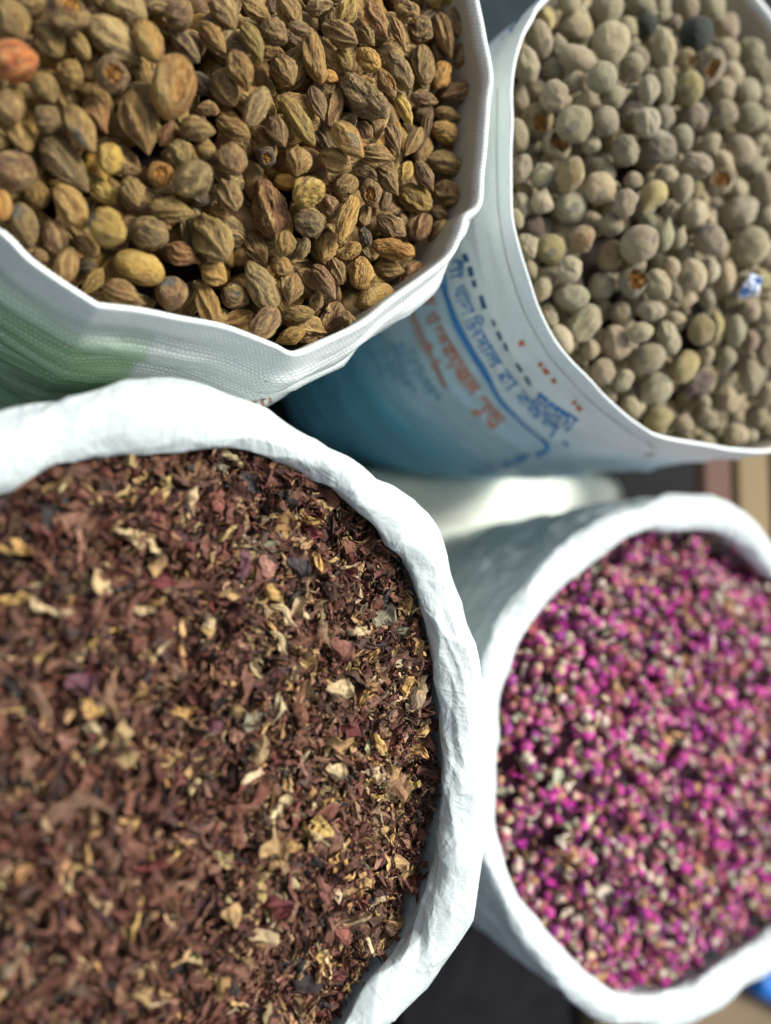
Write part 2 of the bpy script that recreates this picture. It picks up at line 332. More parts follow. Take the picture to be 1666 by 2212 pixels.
bo = tube('bottle', b0, b1, .022, bl); tag(bo, 'blue plastic bottle lying on the khaki box beside the rose petal sack', 'bottle')

# ------------------------------------------------------------------ sacks
def wall_point(L, ui, d, kind):
    """outer wall at loop index ui (float array) and distance d below the mouth -> position (before folds), outward normal"""
    ui = np.mod(ui, L.n); i0 = np.floor(ui).astype(int) % L.n; i1 = (i0 + 1) % L.n; f = (ui - np.floor(ui))[..., None]
    P = L.P[i0] * (1 - f) + L.P[i1] * f; N = L.N[i0] * (1 - f) + L.N[i1] * f
    prof = np.interp(d, [0, .004, .012, .05, .15, .30, .45, .575], kind['prof'])
    off = prof[..., None] * N
    s = ui / L.n * L.len
    a = 2 * np.pi * ui / L.n; ring = np.stack([np.cos(a), np.sin(a)], -1) * L.len / (2 * np.pi)
    amp = kind['fold'] * sstep(.002, .035, d)
    X = np.concatenate([ring * kind['fu'], (d * kind['fv'])[..., None]], -1)
    w = fbm(X, kind['seed'], 3) * .7 + (1 - 2 * np.abs(fbm(X * 1.7 + 5, kind['seed'] + 3, 2))) * .4
    R = P + off + N * (amp * w)[..., None]; R[..., 2] = P[..., 2] - d * (L.z - .004) / .575
    return R, N
def build_wall(name, L, kind, mat, parent, inner=True):
    ds = np.concatenate([[0, .0015, .004, .008, .013], np.linspace(.018, .575, 130)])
    ui = np.arange(L.n, dtype=float); U, D = np.meshgrid(ui, ds, indexing='ij')
    P, N = wall_point(L, U, D, kind)
    uvo = np.stack([U / L.n * L.len, D], -1)
    if inner:                                             # the fold at the mouth and the lining that goes down inside
        di = np.array([.10, .07, .045, .03, .02, .012, .006, .0025, .0006]); Ui, Di = np.meshgrid(ui, di, indexing='ij')
        Pi = L.P[Ui.astype(int)].copy(); Ni = L.N[Ui.astype(int)]
        o = -np.interp(Di, [0, .0012, .0035, .012, .03, .1], [.0010, .0026, .0036, .0042, .005, .010])
        a = 2 * np.pi * Ui / L.n
        w = fbm(np.stack([np.cos(a) * L.len * 6, np.sin(a) * L.len * 6, Di * 40], -1), 77, 3) * .0015 * sstep(0, .02, Di)
        Pi = Pi + Ni * (o + w)[..., None]; Pi[..., 2] -= Di
        P = np.concatenate([Pi, P], 1); uvo = np.concatenate([np.stack([Ui / L.n * L.len, -Di], -1), uvo], 1)
    crest = vn(np.stack([np.arange(L.n) / L.n * L.len * 45, np.zeros(L.n), np.zeros(L.n)], -1), 5) * kind.get('wob', .0012)
    P[..., 2] += crest[:, None] * np.exp(-np.abs(uvo[..., 1]) / .02)
    m = P.shape[1]
    me = mesh_from(name, P.reshape(-1, 3), gridF(L.n, m, True), mat, uv=uvo.reshape(-1, 2))
    return link(name, me, parent)
def find_uv(L, kind, pts, dmax=.5):
    """photograph pixels -> (loop index, depth) on the near side of the sack wall"""
    ui = np.arange(0, L.n, 2.0); ds = np.linspace(.004, dmax, 160); U, D = np.meshgrid(ui, ds, indexing='ij')
    P, N = wall_point(L, U, D, dict(kind, fold=0)); q, dep = project(P); vis = ((CAM - P) * N).sum(-1) > 0
    out = []
    for x, y in pts:
        e = (q[..., 0] - x) ** 2 + (q[..., 1] - y) ** 2; e = np.where(vis, e, 1e12); k = np.unravel_index(e.argmin(), e.shape)
        u0, d0, su, sd_ = U[k], D[k], 2.0, dmax / 160
        for _ in range(3):
            a, b = np.meshgrid(u0 + np.linspace(-su, su, 9), np.maximum(d0 + np.linspace(-sd_, sd_, 9), .001), indexing='ij')
            q2, _d = project(wall_point(L, a, b, dict(kind, fold=0))[0]); k2 = np.unravel_index(((q2[..., 0] - x) ** 2 + (q2[..., 1] - y) ** 2).argmin(), a.shape); u0, d0 = a[k2], b[k2]; su /= 4; sd_ /= 4
        out.append((u0, d0))
    out = np.array(out); out[:, 0] = np.unwrap(out[:, 0], period=L.n); return out
K1 = dict(prof=[0, .0012, .003, .009, .012, .006, -.008, -.03], fold=.007, fu=7, fv=52, seed=11, wob=.0012)
K2 = dict(prof=[0,   .001, .001, .000, -.002, -.006, -.018, -.04], fold=.0045, fu=9, fv=34, seed=21, wob=.001)
K3 = dict(prof=[0, .001, .003, .008, .015, .012, .0, -.02], fold=.004, fu=14, fv=20, seed=31)
K4 = dict(prof=[0, .001, .002, .003, .000, -.008, -.02, -.04], fold=.006, fu=16, fv=14, seed=41)
s1 = link('fruit_sack', None, None, (L1.c[0], L1.c[1], 0)); s2 = link('nut_sack', None, None, (L2.c[0], L2.c[1], 0))
s3 = link('petal_sack', None, None, (L3.c[0], L3.c[1], 0)); s4 = link('rosebud_sack', None, None, (L4.c[0], L4.c[1], 0))
bpy.context.view_layer.update()
tag(s1, 'white woven sack with green printing, filled with ridged brown fruits', 'sack')
tag(s2, 'white woven sack with blue and orange Bengali printing, filled with round grey nuts', 'sack')
tag(s3, 'white sack with crumpled rolled rim, filled with dried dark red petals', 'sack')
tag(s4, 'white sack with soft rolled rim, filled with magenta dried rosebuds', 'sack')
def parent_keep(o, p): o.parent = p; o.matrix_parent_inverse = Matrix.Translation(-Vector(p.location)); return o
gu = find_uv(L1, K1, [(283, 800), (100, 760)])
GREEN_U = gu[0, 0] / L1.n * L1.len; GREEN_POS = bool(gu[1, 0] > gu[0, 0])
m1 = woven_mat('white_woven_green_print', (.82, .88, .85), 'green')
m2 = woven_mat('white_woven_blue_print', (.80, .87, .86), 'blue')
m3 = film_mat('white_plastic_film', (.46, .525, .515), .3); m4 = film_mat('white_plastic_film_soft', (.50, .56, .56), .15)
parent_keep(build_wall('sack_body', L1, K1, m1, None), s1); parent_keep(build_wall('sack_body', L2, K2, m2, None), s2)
def roll(name, L, mat, seed, amp, twist):
    n = 1500; m = 88; ui = np.linspace(0, L.n, n, endpoint=False); i0 = ui.astype(int); i1 = (i0 + 1) % L.n; f = (ui - i0)[:, None]
    P = L.P[i0] * (1 - f) + L.P[i1] * f; N = L.N[i0] * (1 - f) + L.N[i1] * f; r = L.ex[i0] * (1 - f[:, 0]) + L.ex[i1] * f[:, 0]
    s = ui / L.n * L.len; ph = np.linspace(0, 2 * np.pi, m, endpoint=False); S, PH = np.meshgrid(s, ph, indexing='ij')
    lp = 2 * np.pi * S / L.len; R0 = L.len / (2 * np.pi)
    Rr = r[:, None]; rm_ = r.mean()
    def facets(cell, stretch, shear, kap, sd, sign, tilt=.1):
        """crumpled film: flat facets meeting in straight creases (upper envelope of tilted caps)"""
        q = np.random.default_rng(sd); h = 2 * np.pi * rm_; ncell = int(L.len * h / (cell * cell * stretch)); c = np.stack([q.uniform(0, L.len, ncell), q.uniform(0, h, ncell)], 1)
        o_ = q.normal(0, kap * cell ** 2 * .35, ncell); gr = q.normal(0, tilt, (ncell, 2)); out = np.full(S.size, -1e9); p = np.stack([S.ravel(), (PH * rm_).ravel()], 1)
        cc = np.concatenate([c + [dx, dy] for dx in (-L.len, 0, L.len) for dy in (-h, 0, h)]); oo = np.tile(o_, 9); gg = np.tile(gr, (9, 1))
        order = np.argsort(cc[:, 0]); cc, oo, gg = cc[order], oo[order], gg[order]; W_ = cell * stretch * 4
        blk = m * 10
        for k in range(0, len(p), blk):
            pk = p[k:k + blk]; i0_, i1_ = np.searchsorted(cc[:, 0], [pk[:, 0].min() - W_, pk[:, 0].max() + W_]); dx = pk[:, None, 0] - cc[None, i0_:i1_, 0]; dy = pk[:, None, 1] - cc[None, i0_:i1_, 1]
            sx = (dx + shear * dy) / stretch; out[k:k + blk] = (oo[None, i0_:i1_] + gg[None, i0_:i1_, 0] * sx + gg[None, i0_:i1_, 1] * dy - kap * (sx ** 2 + dy ** 2)).max(1)
        out = out.reshape(S.shape); return sign * (out - out.mean())
    big = facets(.030, 2.0, twist, 5.0, seed, 1, .10); mid = facets(.014, 3.4, twist * 1.2, 9.0, seed + 1, -1, .17); sml = facets(.0062, 1.6, twist * .7, 20.0, seed + 2, -1, .20)
    lo = fbm(np.stack([np.cos(lp) * R0 * 16, np.sin(lp) * R0 * 16, np.cos(PH) * .7 + 0 * lp], -1), seed + 13, 2)
    rr = Rr * (1 + .05 * amp * lo) + amp * (big + mid + sml)
    Q = P[:, None] + N[:, None] * (np.cos(PH) * rr)[..., None]; Q[..., 2] += np.sin(PH) * rr * .72
    return mesh_from(name, Q.reshape(-1, 3), np.vstack([np.stack([a, b, c, d], -1).reshape(-1, 4) for a, b, c, d in [ring_faces(n, m)]]), mat)
def ring_faces(n, m):
    i = np.arange(n)[:, None]; j = np.arange(m)[None]; i2 = (i + 1) % n; j2 = (j + 1) % m
    return i * m + j, i2 * m + j, i2 * m + j2, i * m + j2
def rolled_sack(L, K, mat, parent, seed, amp, twist):
    parent_keep(link('rolled_rim', roll('rolled_rim', L, mat, seed, amp, twist)), parent)
    Lw = Loop.__new__(Loop); Lw.__dict__.update(L.__dict__); Lw.P = L.P + L.N * (L.ex * .55)[:, None] - np.array([0, 0, .35]) * L.ex[:, None] * np.array([0, 0, 1]); Lw.z = L.z
    parent_keep(build_wall('sack_body', Lw, K, mat, None, inner=False), parent)
    ds = np.linspace(0, .10, 14); ui = np.arange(L.n); P = (L.P - L.N * (L.ex * .35)[:, None])[:, None] - np.array([0, 0, 1]) * ds[None, :, None] * 1.0
    parent_keep(link('inner_lining', mesh_from('inner_lining', P.reshape(-1, 3), gridF(L.n, 14, True), mat)), parent)
rolled_sack(L3, K3, m3, s3, 51, 1.0, .9); rolled_sack(L4, K4, m4, s4, 61, .7, .6)
# ---- printing on the nut sack
inkb = plain_mat('blue_ink', (.03, .19, .46), .5, .25, 60, 0); inko = plain_mat('orange_ink', (.52, .14, .05), .5, .25, 60, 0)
inkd = plain_mat('dark_blue_ink', (.02, .08, .16), .5, .25, 60, 0); inkl = plain_mat('faded_blue_ink', (.12, .33, .50), .5, .3, 60, 0); inkr = plain_mat('brown_ink', (.32, .13, .06), .5, .2, 60, 0)
def onwall(L, K, ui, d, off=.0007):
    P, N = wall_point(L, ui, d, K); e = 1e-3
    Pu, _ = wall_point(L, ui + .5, d, K); Pd, _ = wall_point(L, ui, d + .002, K); n = np.cross(Pu - P, Pd - P); n /= np.linalg.norm(n, axis=-1)[..., None] + 1e-12
    n *= np.sign((n * N).sum(-1))[..., None]
    return P + n * off
def edge_lines(L, K, px, h):
    """two lines on the wall, h photograph pixels apart, on either side of a traced line (first: towards the mouth)"""
    p = np.array(px, float); q = np.linspace(0, 1, len(p)); s = np.linspace(0, 1, 24); p = np.stack([np.interp(s, q, p[:, k]) for k in (0, 1)], 1)
    for _ in range(3): p[1:-1] = (p[:-2] + 2 * p[1:-1] + p[2:]) / 4
    t = np.gradient(p, axis=0); t /= np.linalg.norm(t, axis=1)[:, None]; n = np.stack([t[:, 1], -t[:, 0]], 1)
    A = find_uv(L, K, p + n * h / 2); B = find_uv(L, K, p - n * h / 2); B[:, 0] += L.n * np.round((A[:, 0] - B[:, 0]).mean() / L.n); return A, B, s
def on_lines(L, K, E, s, v):
    A, B, q = E; f = lambda X, k: np.interp(s, q, X[:, k])
    return onwall(L, K, f(B, 0) * (1 - v) + f(A, 0) * v, np.maximum(f(B, 1) * (1 - v) + f(A, 1) * v, .003))
def text_on(L, K, parent, txt, px, height, mat, name='lettering', bold=.012):
    """lay a line of type along traced points px (letter feet away from the mouth)"""
    E = edge_lines(L, K, px, height); fc = bpy.data.curves.new(name, 'FONT'); fc.body = txt; fc.size = 1; fc.resolution_u = 4; fc.offset = bold
    to = bpy.data.objects.new(name, fc); COL.objects.link(to); dg = bpy.context.evaluated_depsgraph_get(); dg.update()
    me = bpy.data.meshes.new_from_object(to.evaluated_get(dg)); bpy.data.objects.remove(to)
    import bmesh
    bm = bmesh.new(); bm.from_mesh(me); bmesh.ops.triangulate(bm, faces=bm.faces)
    bmesh.ops.subdivide_edges(bm, edges=[e for e in bm.edges if e.calc_length() > .12], cuts=2, use_grid_fill=False); bmesh.ops.triangulate(bm, faces=bm.faces)
    bm.to_mesh(me); bm.free()
    V = np.empty(len(me.vertices) * 3, np.float32); me.vertices.foreach_get('co', V); V = V.reshape(-1, 3)
    x0, x1 = V[:, 0].min(), V[:, 0].max(); y0, y1 = V[:, 1].min(), V[:, 1].max()
    P = on_lines(L, K, E, (V[:, 0] - x0) / (x1 - x0), (V[:, 1] - y0) / (y1 - y0))
    me.vertices.foreach_set('co', np.asarray(P, np.float32).ravel()); me.materials.clear(); me.materials.append(mat); me.update()
    parent_keep(link(name, me), parent)
def stroke(L, K, parent, px, wd, mat, name='printed_line', n=80):
    E = edge_lines(L, K, px, wd); s = np.linspace(0, 1, n)
    V = np.stack([on_lines(L, K, E, s, np.full(n, v)) for v in (0., .33, .67, 1.)], 1).reshape(-1, 3)
    parent_keep(link(name, mesh_from(name, V, gridF(n, 4), mat)), parent)
text_on(L2, K2, s2, 'ণী থাদা িচংসাল রা বকল -', [(989,560),(1008,640),(1028,690),(1052,740),(1100,818),(1155,885),(1236,950)], 42, inkb, 'lettering', .005)
text_on(L2, K2, s2, 'ক ও চকরয়জল গুড', [(915,630),(934,695),(952,736),(989,798),(1023,850),(1080,915)], 44, inko)
text_on(L2, K2, s2, 'অভানতরীন িডলারর', [(884,655),(910,715),(931,761),(950,796),(968,832)], 22, inko)
text_on(L2, K2, s2, 'মৎসয', [(1158,852),(1195,885),(1242,916)], 40, inkb)
stroke(L2, K2, s2, [(948,570),(958,609),(979,687),(1024,769),(1063,835),(1118,901),(1164,937),(1186,957),(1188,968),(1165,985),(1080,1000),(1010,1030)], 9, inkb)
stroke(L2, K2, s2, [(966,590),(975,640),(994,700),(1034,770),(1068,828)], 4, inkb)
for a, b in [((1012,548),(1018,565)),((1022,575),(1028,596)),((1031,603),(1036,618)),((1046,636),(1056,664)),((1072,688),(1078,700)),((1084,712),(1092,730)),((1098,736),(1104,752)),((1122,778),(1132,796)),((1140,806),(1150,824))]:
    stroke(L2, K2, s2, [a, b], 7, inkd, 'print_mark', 8)
for a, b in [((1129,733),(1133,744)),((1168,780),(1173,788)),((1177,793),(1187,804)),((1195,815),(1201,824)),((1239,866),(1243,872)),((1246,876),(1256,886))]:
    stroke(L2, K2, s2, [a, b], 9, inko, 'print_mark', 8)
for k in range(6):
    x = 770 + k * 24; y = 700 + k * 10
    text_on(L2, K2, s2, ['১২৫ ৩৪৭ ৮৯', 'বস ৫০ ০০২', '৭১১ ২২৯৪', 'পিরমান ৫০', '৪৫৬ ৯৮৭৩', '০১৭ ২২৫'][k], [(x, y), (x + 30, y + 60), (x + 62, y + 112)], 18, inkl, 'small_print')
stroke(L2, K2, s2, [(1092,60),(1106,44),(1118,34)], 26, plain_mat('bright_blue_ink', (.01, .13, .45), .5, .15, 60, 0), 'print_mark', 12)
text_on(L1, K1, s1, 'B3', [(540,862),(558,858),(576,853)], 24, inkr)
# stitched hem below the mouth of the nut sack
hem = plain_mat('hem_thread', (.42, .44, .38), .7, .2, 100, 0)
sp = [(1075,190),(1072,300),(1074,420),(1082,500),(1100,580),(1130,670),(1165,740),(1210,800),(1280,872),(1350,930),(1420,968)]
stroke(L2, K2, s2, sp, 1.8, hem, 'hem_seam', 200)
# ------------------------------------------------------------------ heaps
class Heap:
    def __init__(self, L, drop, rise, width, dips=(), bumps=.004, seed=1):
        self.L, self.drop, self.rise, self.width, self.dips, self.bumps, self.seed = L, drop, rise, width, dips, bumps, seed
    def z(self, x, y):
        X = np.stack([x, y], -1); d = self.L.dist(X); m = sstep(0, self.width, d)
        z = self.L.z - self.drop + self.rise * m + self.bumps * (vn(np.stack([x * 14, y * 14, 0 * x], -1), self.seed) + (.6 * vn(np.stack([x * 55, y * 55, 0 * x], -1), self.seed + 1) if self.bumps > .005 else 0))
        for (px, py, r, a) in self.dips:
            p = onplane(np.array([float(px)]), np.array([float(py)]), np.array([self.L.z]))[0]
            z = z + a * np.exp(-((x - p[0]) ** 2 + (y - p[1]) ** 2) / r ** 2)
        return z
    def hit(self, px, py):
        px = np.asarray(px, float); py = np.asarray(py, float); z = np.full(px.shape, self.L.z)
        for _ in range(8):
            P = onplane(px, py, z); z = .5 * z + .5 * self.z(P[..., 0], P[..., 1])
        return onplane(px, py, z)
    def base(self, name, mat, below, parent=None):
        lo = self.L.P.min(0); hi = self.L.P.max(0); n = 110
        gx, gy = np.meshgrid(np.linspace(lo[0], hi[0], n), np.linspace(lo[1], hi[1], n), indexing='ij')
        P = np.stack([gx, gy, self.z(gx, gy) - below], -1).reshape(-1, 3); d = self.L.dist(P[:, :2]); F = gridF(n, n)
        F = F[(d[F] > .014).all(1)]
        u, inv = np.unique(F, return_inverse=True)
        return mesh_from(name, P[u], inv.reshape(-1, 4), mat)
H1 = Heap(L1, .026, .030, .10, [(1010, 300, .04, -.006), (960, 520, .04, -.006)], seed=3)
H2 = Heap(L2, .024, .040, .12, seed=5)
H3 = Heap(L3, .008, .022, .13, [(930, 1750, .04, -.006), (880, 1990, .04, -.008)], .006, seed=8)
H4 = Heap(L4, .014, .034, .11, [(1590, 1220, .03, -.02)], .004, seed=9)
dirt_shade = plain_mat('dark_fill', (.022, .014, .010), .9, .5, 60, .003)  # near-black fill under the heaps: shade of the gaps put into the colour
# ------------------------------------------------------------------ fruit shapes: long axis on z, +x is the face turned up
NU, NV = 96, 52
def fruit(name, mats, seed, elong=1.0, q=1.25, tip0=.0, tip1=.12, ridges=6, ra=.07, wr=.035, dent=.06, flat=.92, bend=0.0, hole=None, patch=None, star=0):
    r_ = np.random.default_rng(seed); v = np.linspace(0, 1, NV); th = np.pi * v; ph = np.linspace(0, 2 * np.pi, NU, endpoint=False)
    PHI, TH = np.meshgrid(ph, th, indexing='ij'); z = -np.cos(TH); R = np.sin(TH) ** q
    asym = r_.uniform(-.14, .14); R = R * (1 + asym * z) / (1 + abs(asym) * .4)
    S = np.stack([np.cos(PHI) * np.sin(TH), np.sin(PHI) * np.sin(TH), z], -1)
    warp = vn(S * 1.3, seed) * .45 + .07 * vn(S * np.array([4, 4, 4.0]), seed + 8) + .03 * vn(S * np.array([9, 9, 9.0]), seed + 9); w = np.sin(TH) ** .6
    rid = (1 - np.abs(np.sin((PHI + warp + .3 * z) * ridges / 2))) ** 1.1               # sharp crests, broad troughs
    keep = .75 + .35 * vn(np.stack([np.cos(PHI) * 1.2, np.sin(PHI) * 1.2, 0 * z + 4], -1), seed + 2)
    rid2 = 1 - np.abs(np.sin((PHI + 1.7 * warp) * round(ridges * .9 + 2) + 1.0))
    fine = 1 - 2 * np.abs(fbm(S * np.array([5.5, 5.5, 1.7]) + vn(S * 3, seed + 6)[..., None] * .8, seed + 3, 3))
    low = fbm(S * 1.25, seed + 4, 2)
    k = 1 + w * (ra * (rid * 1.5 - .4) * keep + ra * .34 * (np.clip(rid2, 0, 1) ** 2 - .3) + wr * fine) + dent * 1.6 * low
    R = R * k
    tipw = np.exp(-(1 - z) / .10); tipb = np.exp(-(1 + z) / .10)
    zz = z * (1 + .3 * dent * low) + tip1 * tipw - tip0 * tipb
    R = R + .05 * (tipw * (tip1 > .05) + tipb * (tip0 > .05)) * np.sin(TH) ** .3
    X = R * np.cos(PHI); Y = R * np.sin(PHI)
    if bend: X = X + bend * (z ** 2 - .3); Y = Y + bend * .8 * (z ** 2 - .3)
    X = X / (np.abs(X).max() * .97); Y = Y / (np.abs(Y).max() * .97); zz = zz / np.abs(zz).max(); P = np.stack([X * flat, Y, zz], -1)
    ridge = np.clip((rid * 1.05 * keep + .55 * np.clip(rid2, 0, 1) ** 4 + .22 * (fine - .2)) * (w if ra > .03 else .6) + (1 - w) * .3, 0, 1)
    fl = np.zeros_like(z); pt = np.zeros_like(z)
    if ra < .03: pt = (1 - sstep(.10, .20, TH + .05 * vn(S * 5, seed + 50))) * .75
    if hole:
        hz, hr, depth = hole; dd = np.sqrt((S[..., 1] * 1.0) ** 2 + (S[..., 2] - hz) ** 2) + .12 * fbm(S * 4, seed + 20, 2); dd = np.where(S[..., 0] > 0, dd, 9)
        inn = 1 - sstep(hr * .80, hr, dd); P[..., 0] -= inn * depth * (1 + .7 * fbm(S * 7, seed + 21, 2)); fl = sstep(.3, .7, inn); ridge = ridge * (1 - fl)
        lip = np.exp(-((dd - hr * 1.06) / .06) ** 2); P[..., 0] += .05 * lip
    if patch:
        pz, py, pr = patch; dd = np.sqrt((S[..., 1] - py) ** 2 + (S[..., 2] - pz) ** 2) + .16 * fbm(S * 3, seed + 30, 3); pt = pt + np.where(S[..., 0] > -.1, 1 - sstep(pr * .7, pr, dd), 0) * (.9 if ra > .03 else .6)
    P[:, 0] = P[:, 0].mean(0); P[:, -1] = P[:, -1].mean(0)
    return mesh_from(name, P.reshape(-1, 3), gridF(NU, NV, True), mats, attrs=dict(ridge=ridge.ravel(), flesh=fl.ravel(), patch=pt.ravel()))
fm1 = fruit_mat('dried_fruit_skin', .62, .45, .58, 'long'); fm2 = fruit_mat('dried_nut_skin', .45, .12, .80, 'round')
LONG = {'s': [fruit('fruit', fm1, 100 + k, q=1.05 + .1 * (k % 3), ridges=5 + k % 3, ra=.12, wr=.02, dent=.06, tip1=.06 + .05 * (k % 3)) for k in range(5)],
        'r': [fruit('fruit', fm1, 200 + k, q=1.05 + .12 * (k % 4), ridges=5 + k % 4, ra=.24, wr=.035, dent=.09, tip1=.05 + .06 * (k % 4), tip0=.05 * (k % 2)) for k in range(9)],
        'w': [fruit('fruit', fm1, 300 + k, q=1.0 + .08 * (k % 3), ridges=4 + k % 3, ra=.22, wr=.10, dent=.17, tip1=.04) for k in range(6)],
        'p': [fruit('fruit', fm1, 400 + k, q=1.65 + .2 * (k % 2), ridges=5 + k, ra=.24, wr=.04, dent=.08, tip1=.30, tip0=.1, bend=.06 * (k - 1)) for k in range(4)],
        'g': [fruit('fruit', fm1, 450 + k, q=1.0, ridges=2, ra=.10, wr=.035, dent=.05, tip1=.03) for k in range(2)],
        'x': [fruit('fruit', fm1, 500 + k, q=1.0, ridges=8 + k, ra=.19, wr=.03, dent=.06, tip1=0) for k in range(2)],
        'c': [fruit('fruit', fm1, 550 + k, ridges=5, ra=.06, wr=.03, dent=.08, hole=(.25, .55, .4)) for k in range(2)],
        'd': [fruit('fruit', fm1, 580 + k, ridges=5, ra=.06, wr=.03, dent=.06, patch=((.45, .1, .4), (-.5, -.2, .45), (.1, .2, .3))[k]) for k in range(3)]}
ROUND = {'o': [fruit('nut', fm2, 600 + k, q=1.0, ridges=2 + k % 2, ra=.018, wr=.022, dent=.06, tip1=.10 * (k % 2), flat=1) for k in range(8)],
         'e': [fruit('nut', fm2, 640 + k, q=1.0, ridges=3, ra=.045, wr=.025, dent=.08, tip1=.10, flat=.97) for k in range(6)],
         't': [fruit('nut', fm2, 660 + k, q=1.35 + .2 * k, ridges=4, ra=.03, wr=.015, dent=.05, tip1=.45, flat=1) for k in range(3)],
         'k': [fruit('nut', fm2, 680 + k, q=1.0, ridges=4 + k % 3, ra=.10, wr=.045, dent=.11, tip1=.08, flat=1) for k in range(5)],
         'g': [fruit('nut', fm2, 700 + k, q=1.0, ridges=3 + k, ra=.09, wr=.008, dent=.04, tip1=.12, flat=1) for k in range(2)],
         'c': [fruit('nut', fm2, 720 + k, q=1.0, ridges=2, ra=.02, wr=.015, dent=.06, hole=(.0 + .3 * k, .72 - .22 * k, .55)) for k in range(2)],
         'd': [fruit('nut', fm2, 740 + k, q=1.0, ridges=2, ra=.02, wr=.012, dent=.05, patch=((.3, .35, .34), (-.7, .1, .5), (.5, -.5, .2))[k]) for k in range(3)],
         'b': [fruit('nut', fm2, 760, q=1.0, ridges=3, ra=.06, wr=.07, dent=.10, flat=1)]}
C1 = dict(ol=(.23,.155,.045), tn=(.33,.20,.065), oc=(.42,.24,.05), og=(.52,.24,.035), br=(.205,.115,.050), rb=(.23,.085,.035), pb=(.145,.080,.050), gy=(.17,.130,.062), ye=(.46,.31,.055), yo=(.35,.24,.045), dk=(.05,.042,.04), ro=(.46,.11,.025), lt=(.35,.265,.115))
C2 = dict(gt=(.29,.235,.145), t=(.35,.265,.155), g=(.27,.245,.18), pg=(.38,.345,.265), gg=(.23,.225,.165), pk=(.34,.255,.175), pe=(.44,.29,.155), o=(.27,.22,.115), b=(.20,.135,.08), oc=(.36,.23,.085), y=(.44,.33,.13), dg=(.045,.055,.045), dp=(.16,.10,.085))
C1 = {k_: tuple((.80 if k_ not in ('ye', 'lt', 'og', 'ro') else .84) * ((.66 if k_ not in ('ro', 'dk', 'ye') else .9) * x_ + (.34 if k_ not in ('ro', 'dk', 'ye') else .1) * y_) for x_, y_ in zip(v_, (.30, .17, .034))) for k_, v_ in C1.items()}; C2 = {k_: tuple(m_ * x_ for x_, m_ in zip(v_, (.69, .755, .625))) for k_, v_ in C2.items()}
N1 = dict(ol='olive', tn='tan', oc='ochre', og='orange', br='brown', rb='reddish brown', pb='purplish brown', gy='grey olive', ye='yellow', yo='yellowish olive', dk='blackish', ro='shiny red orange', lt='pale tan')
N2 = dict(gt='greyish tan', t='tan', g='grey', pg='pale grey', gg='greenish grey', pk='pinkish tan', pe='peach', o='olive tan', b='brown', oc='ochre', y='yellowish', dg='blackish green', dp='dull purple')
S1 = dict(s='smooth', r='ridged', w='wrinkled', p='pointed', g='split-grooved', x='star-ribbed', c='broken open', d='dark-blotched')
S2 = dict(o='round', e='egg-shaped', t='tailed', k='shrivelled', g='grooved', c='cracked open', d='dark-patched', b='peeled wrinkled')
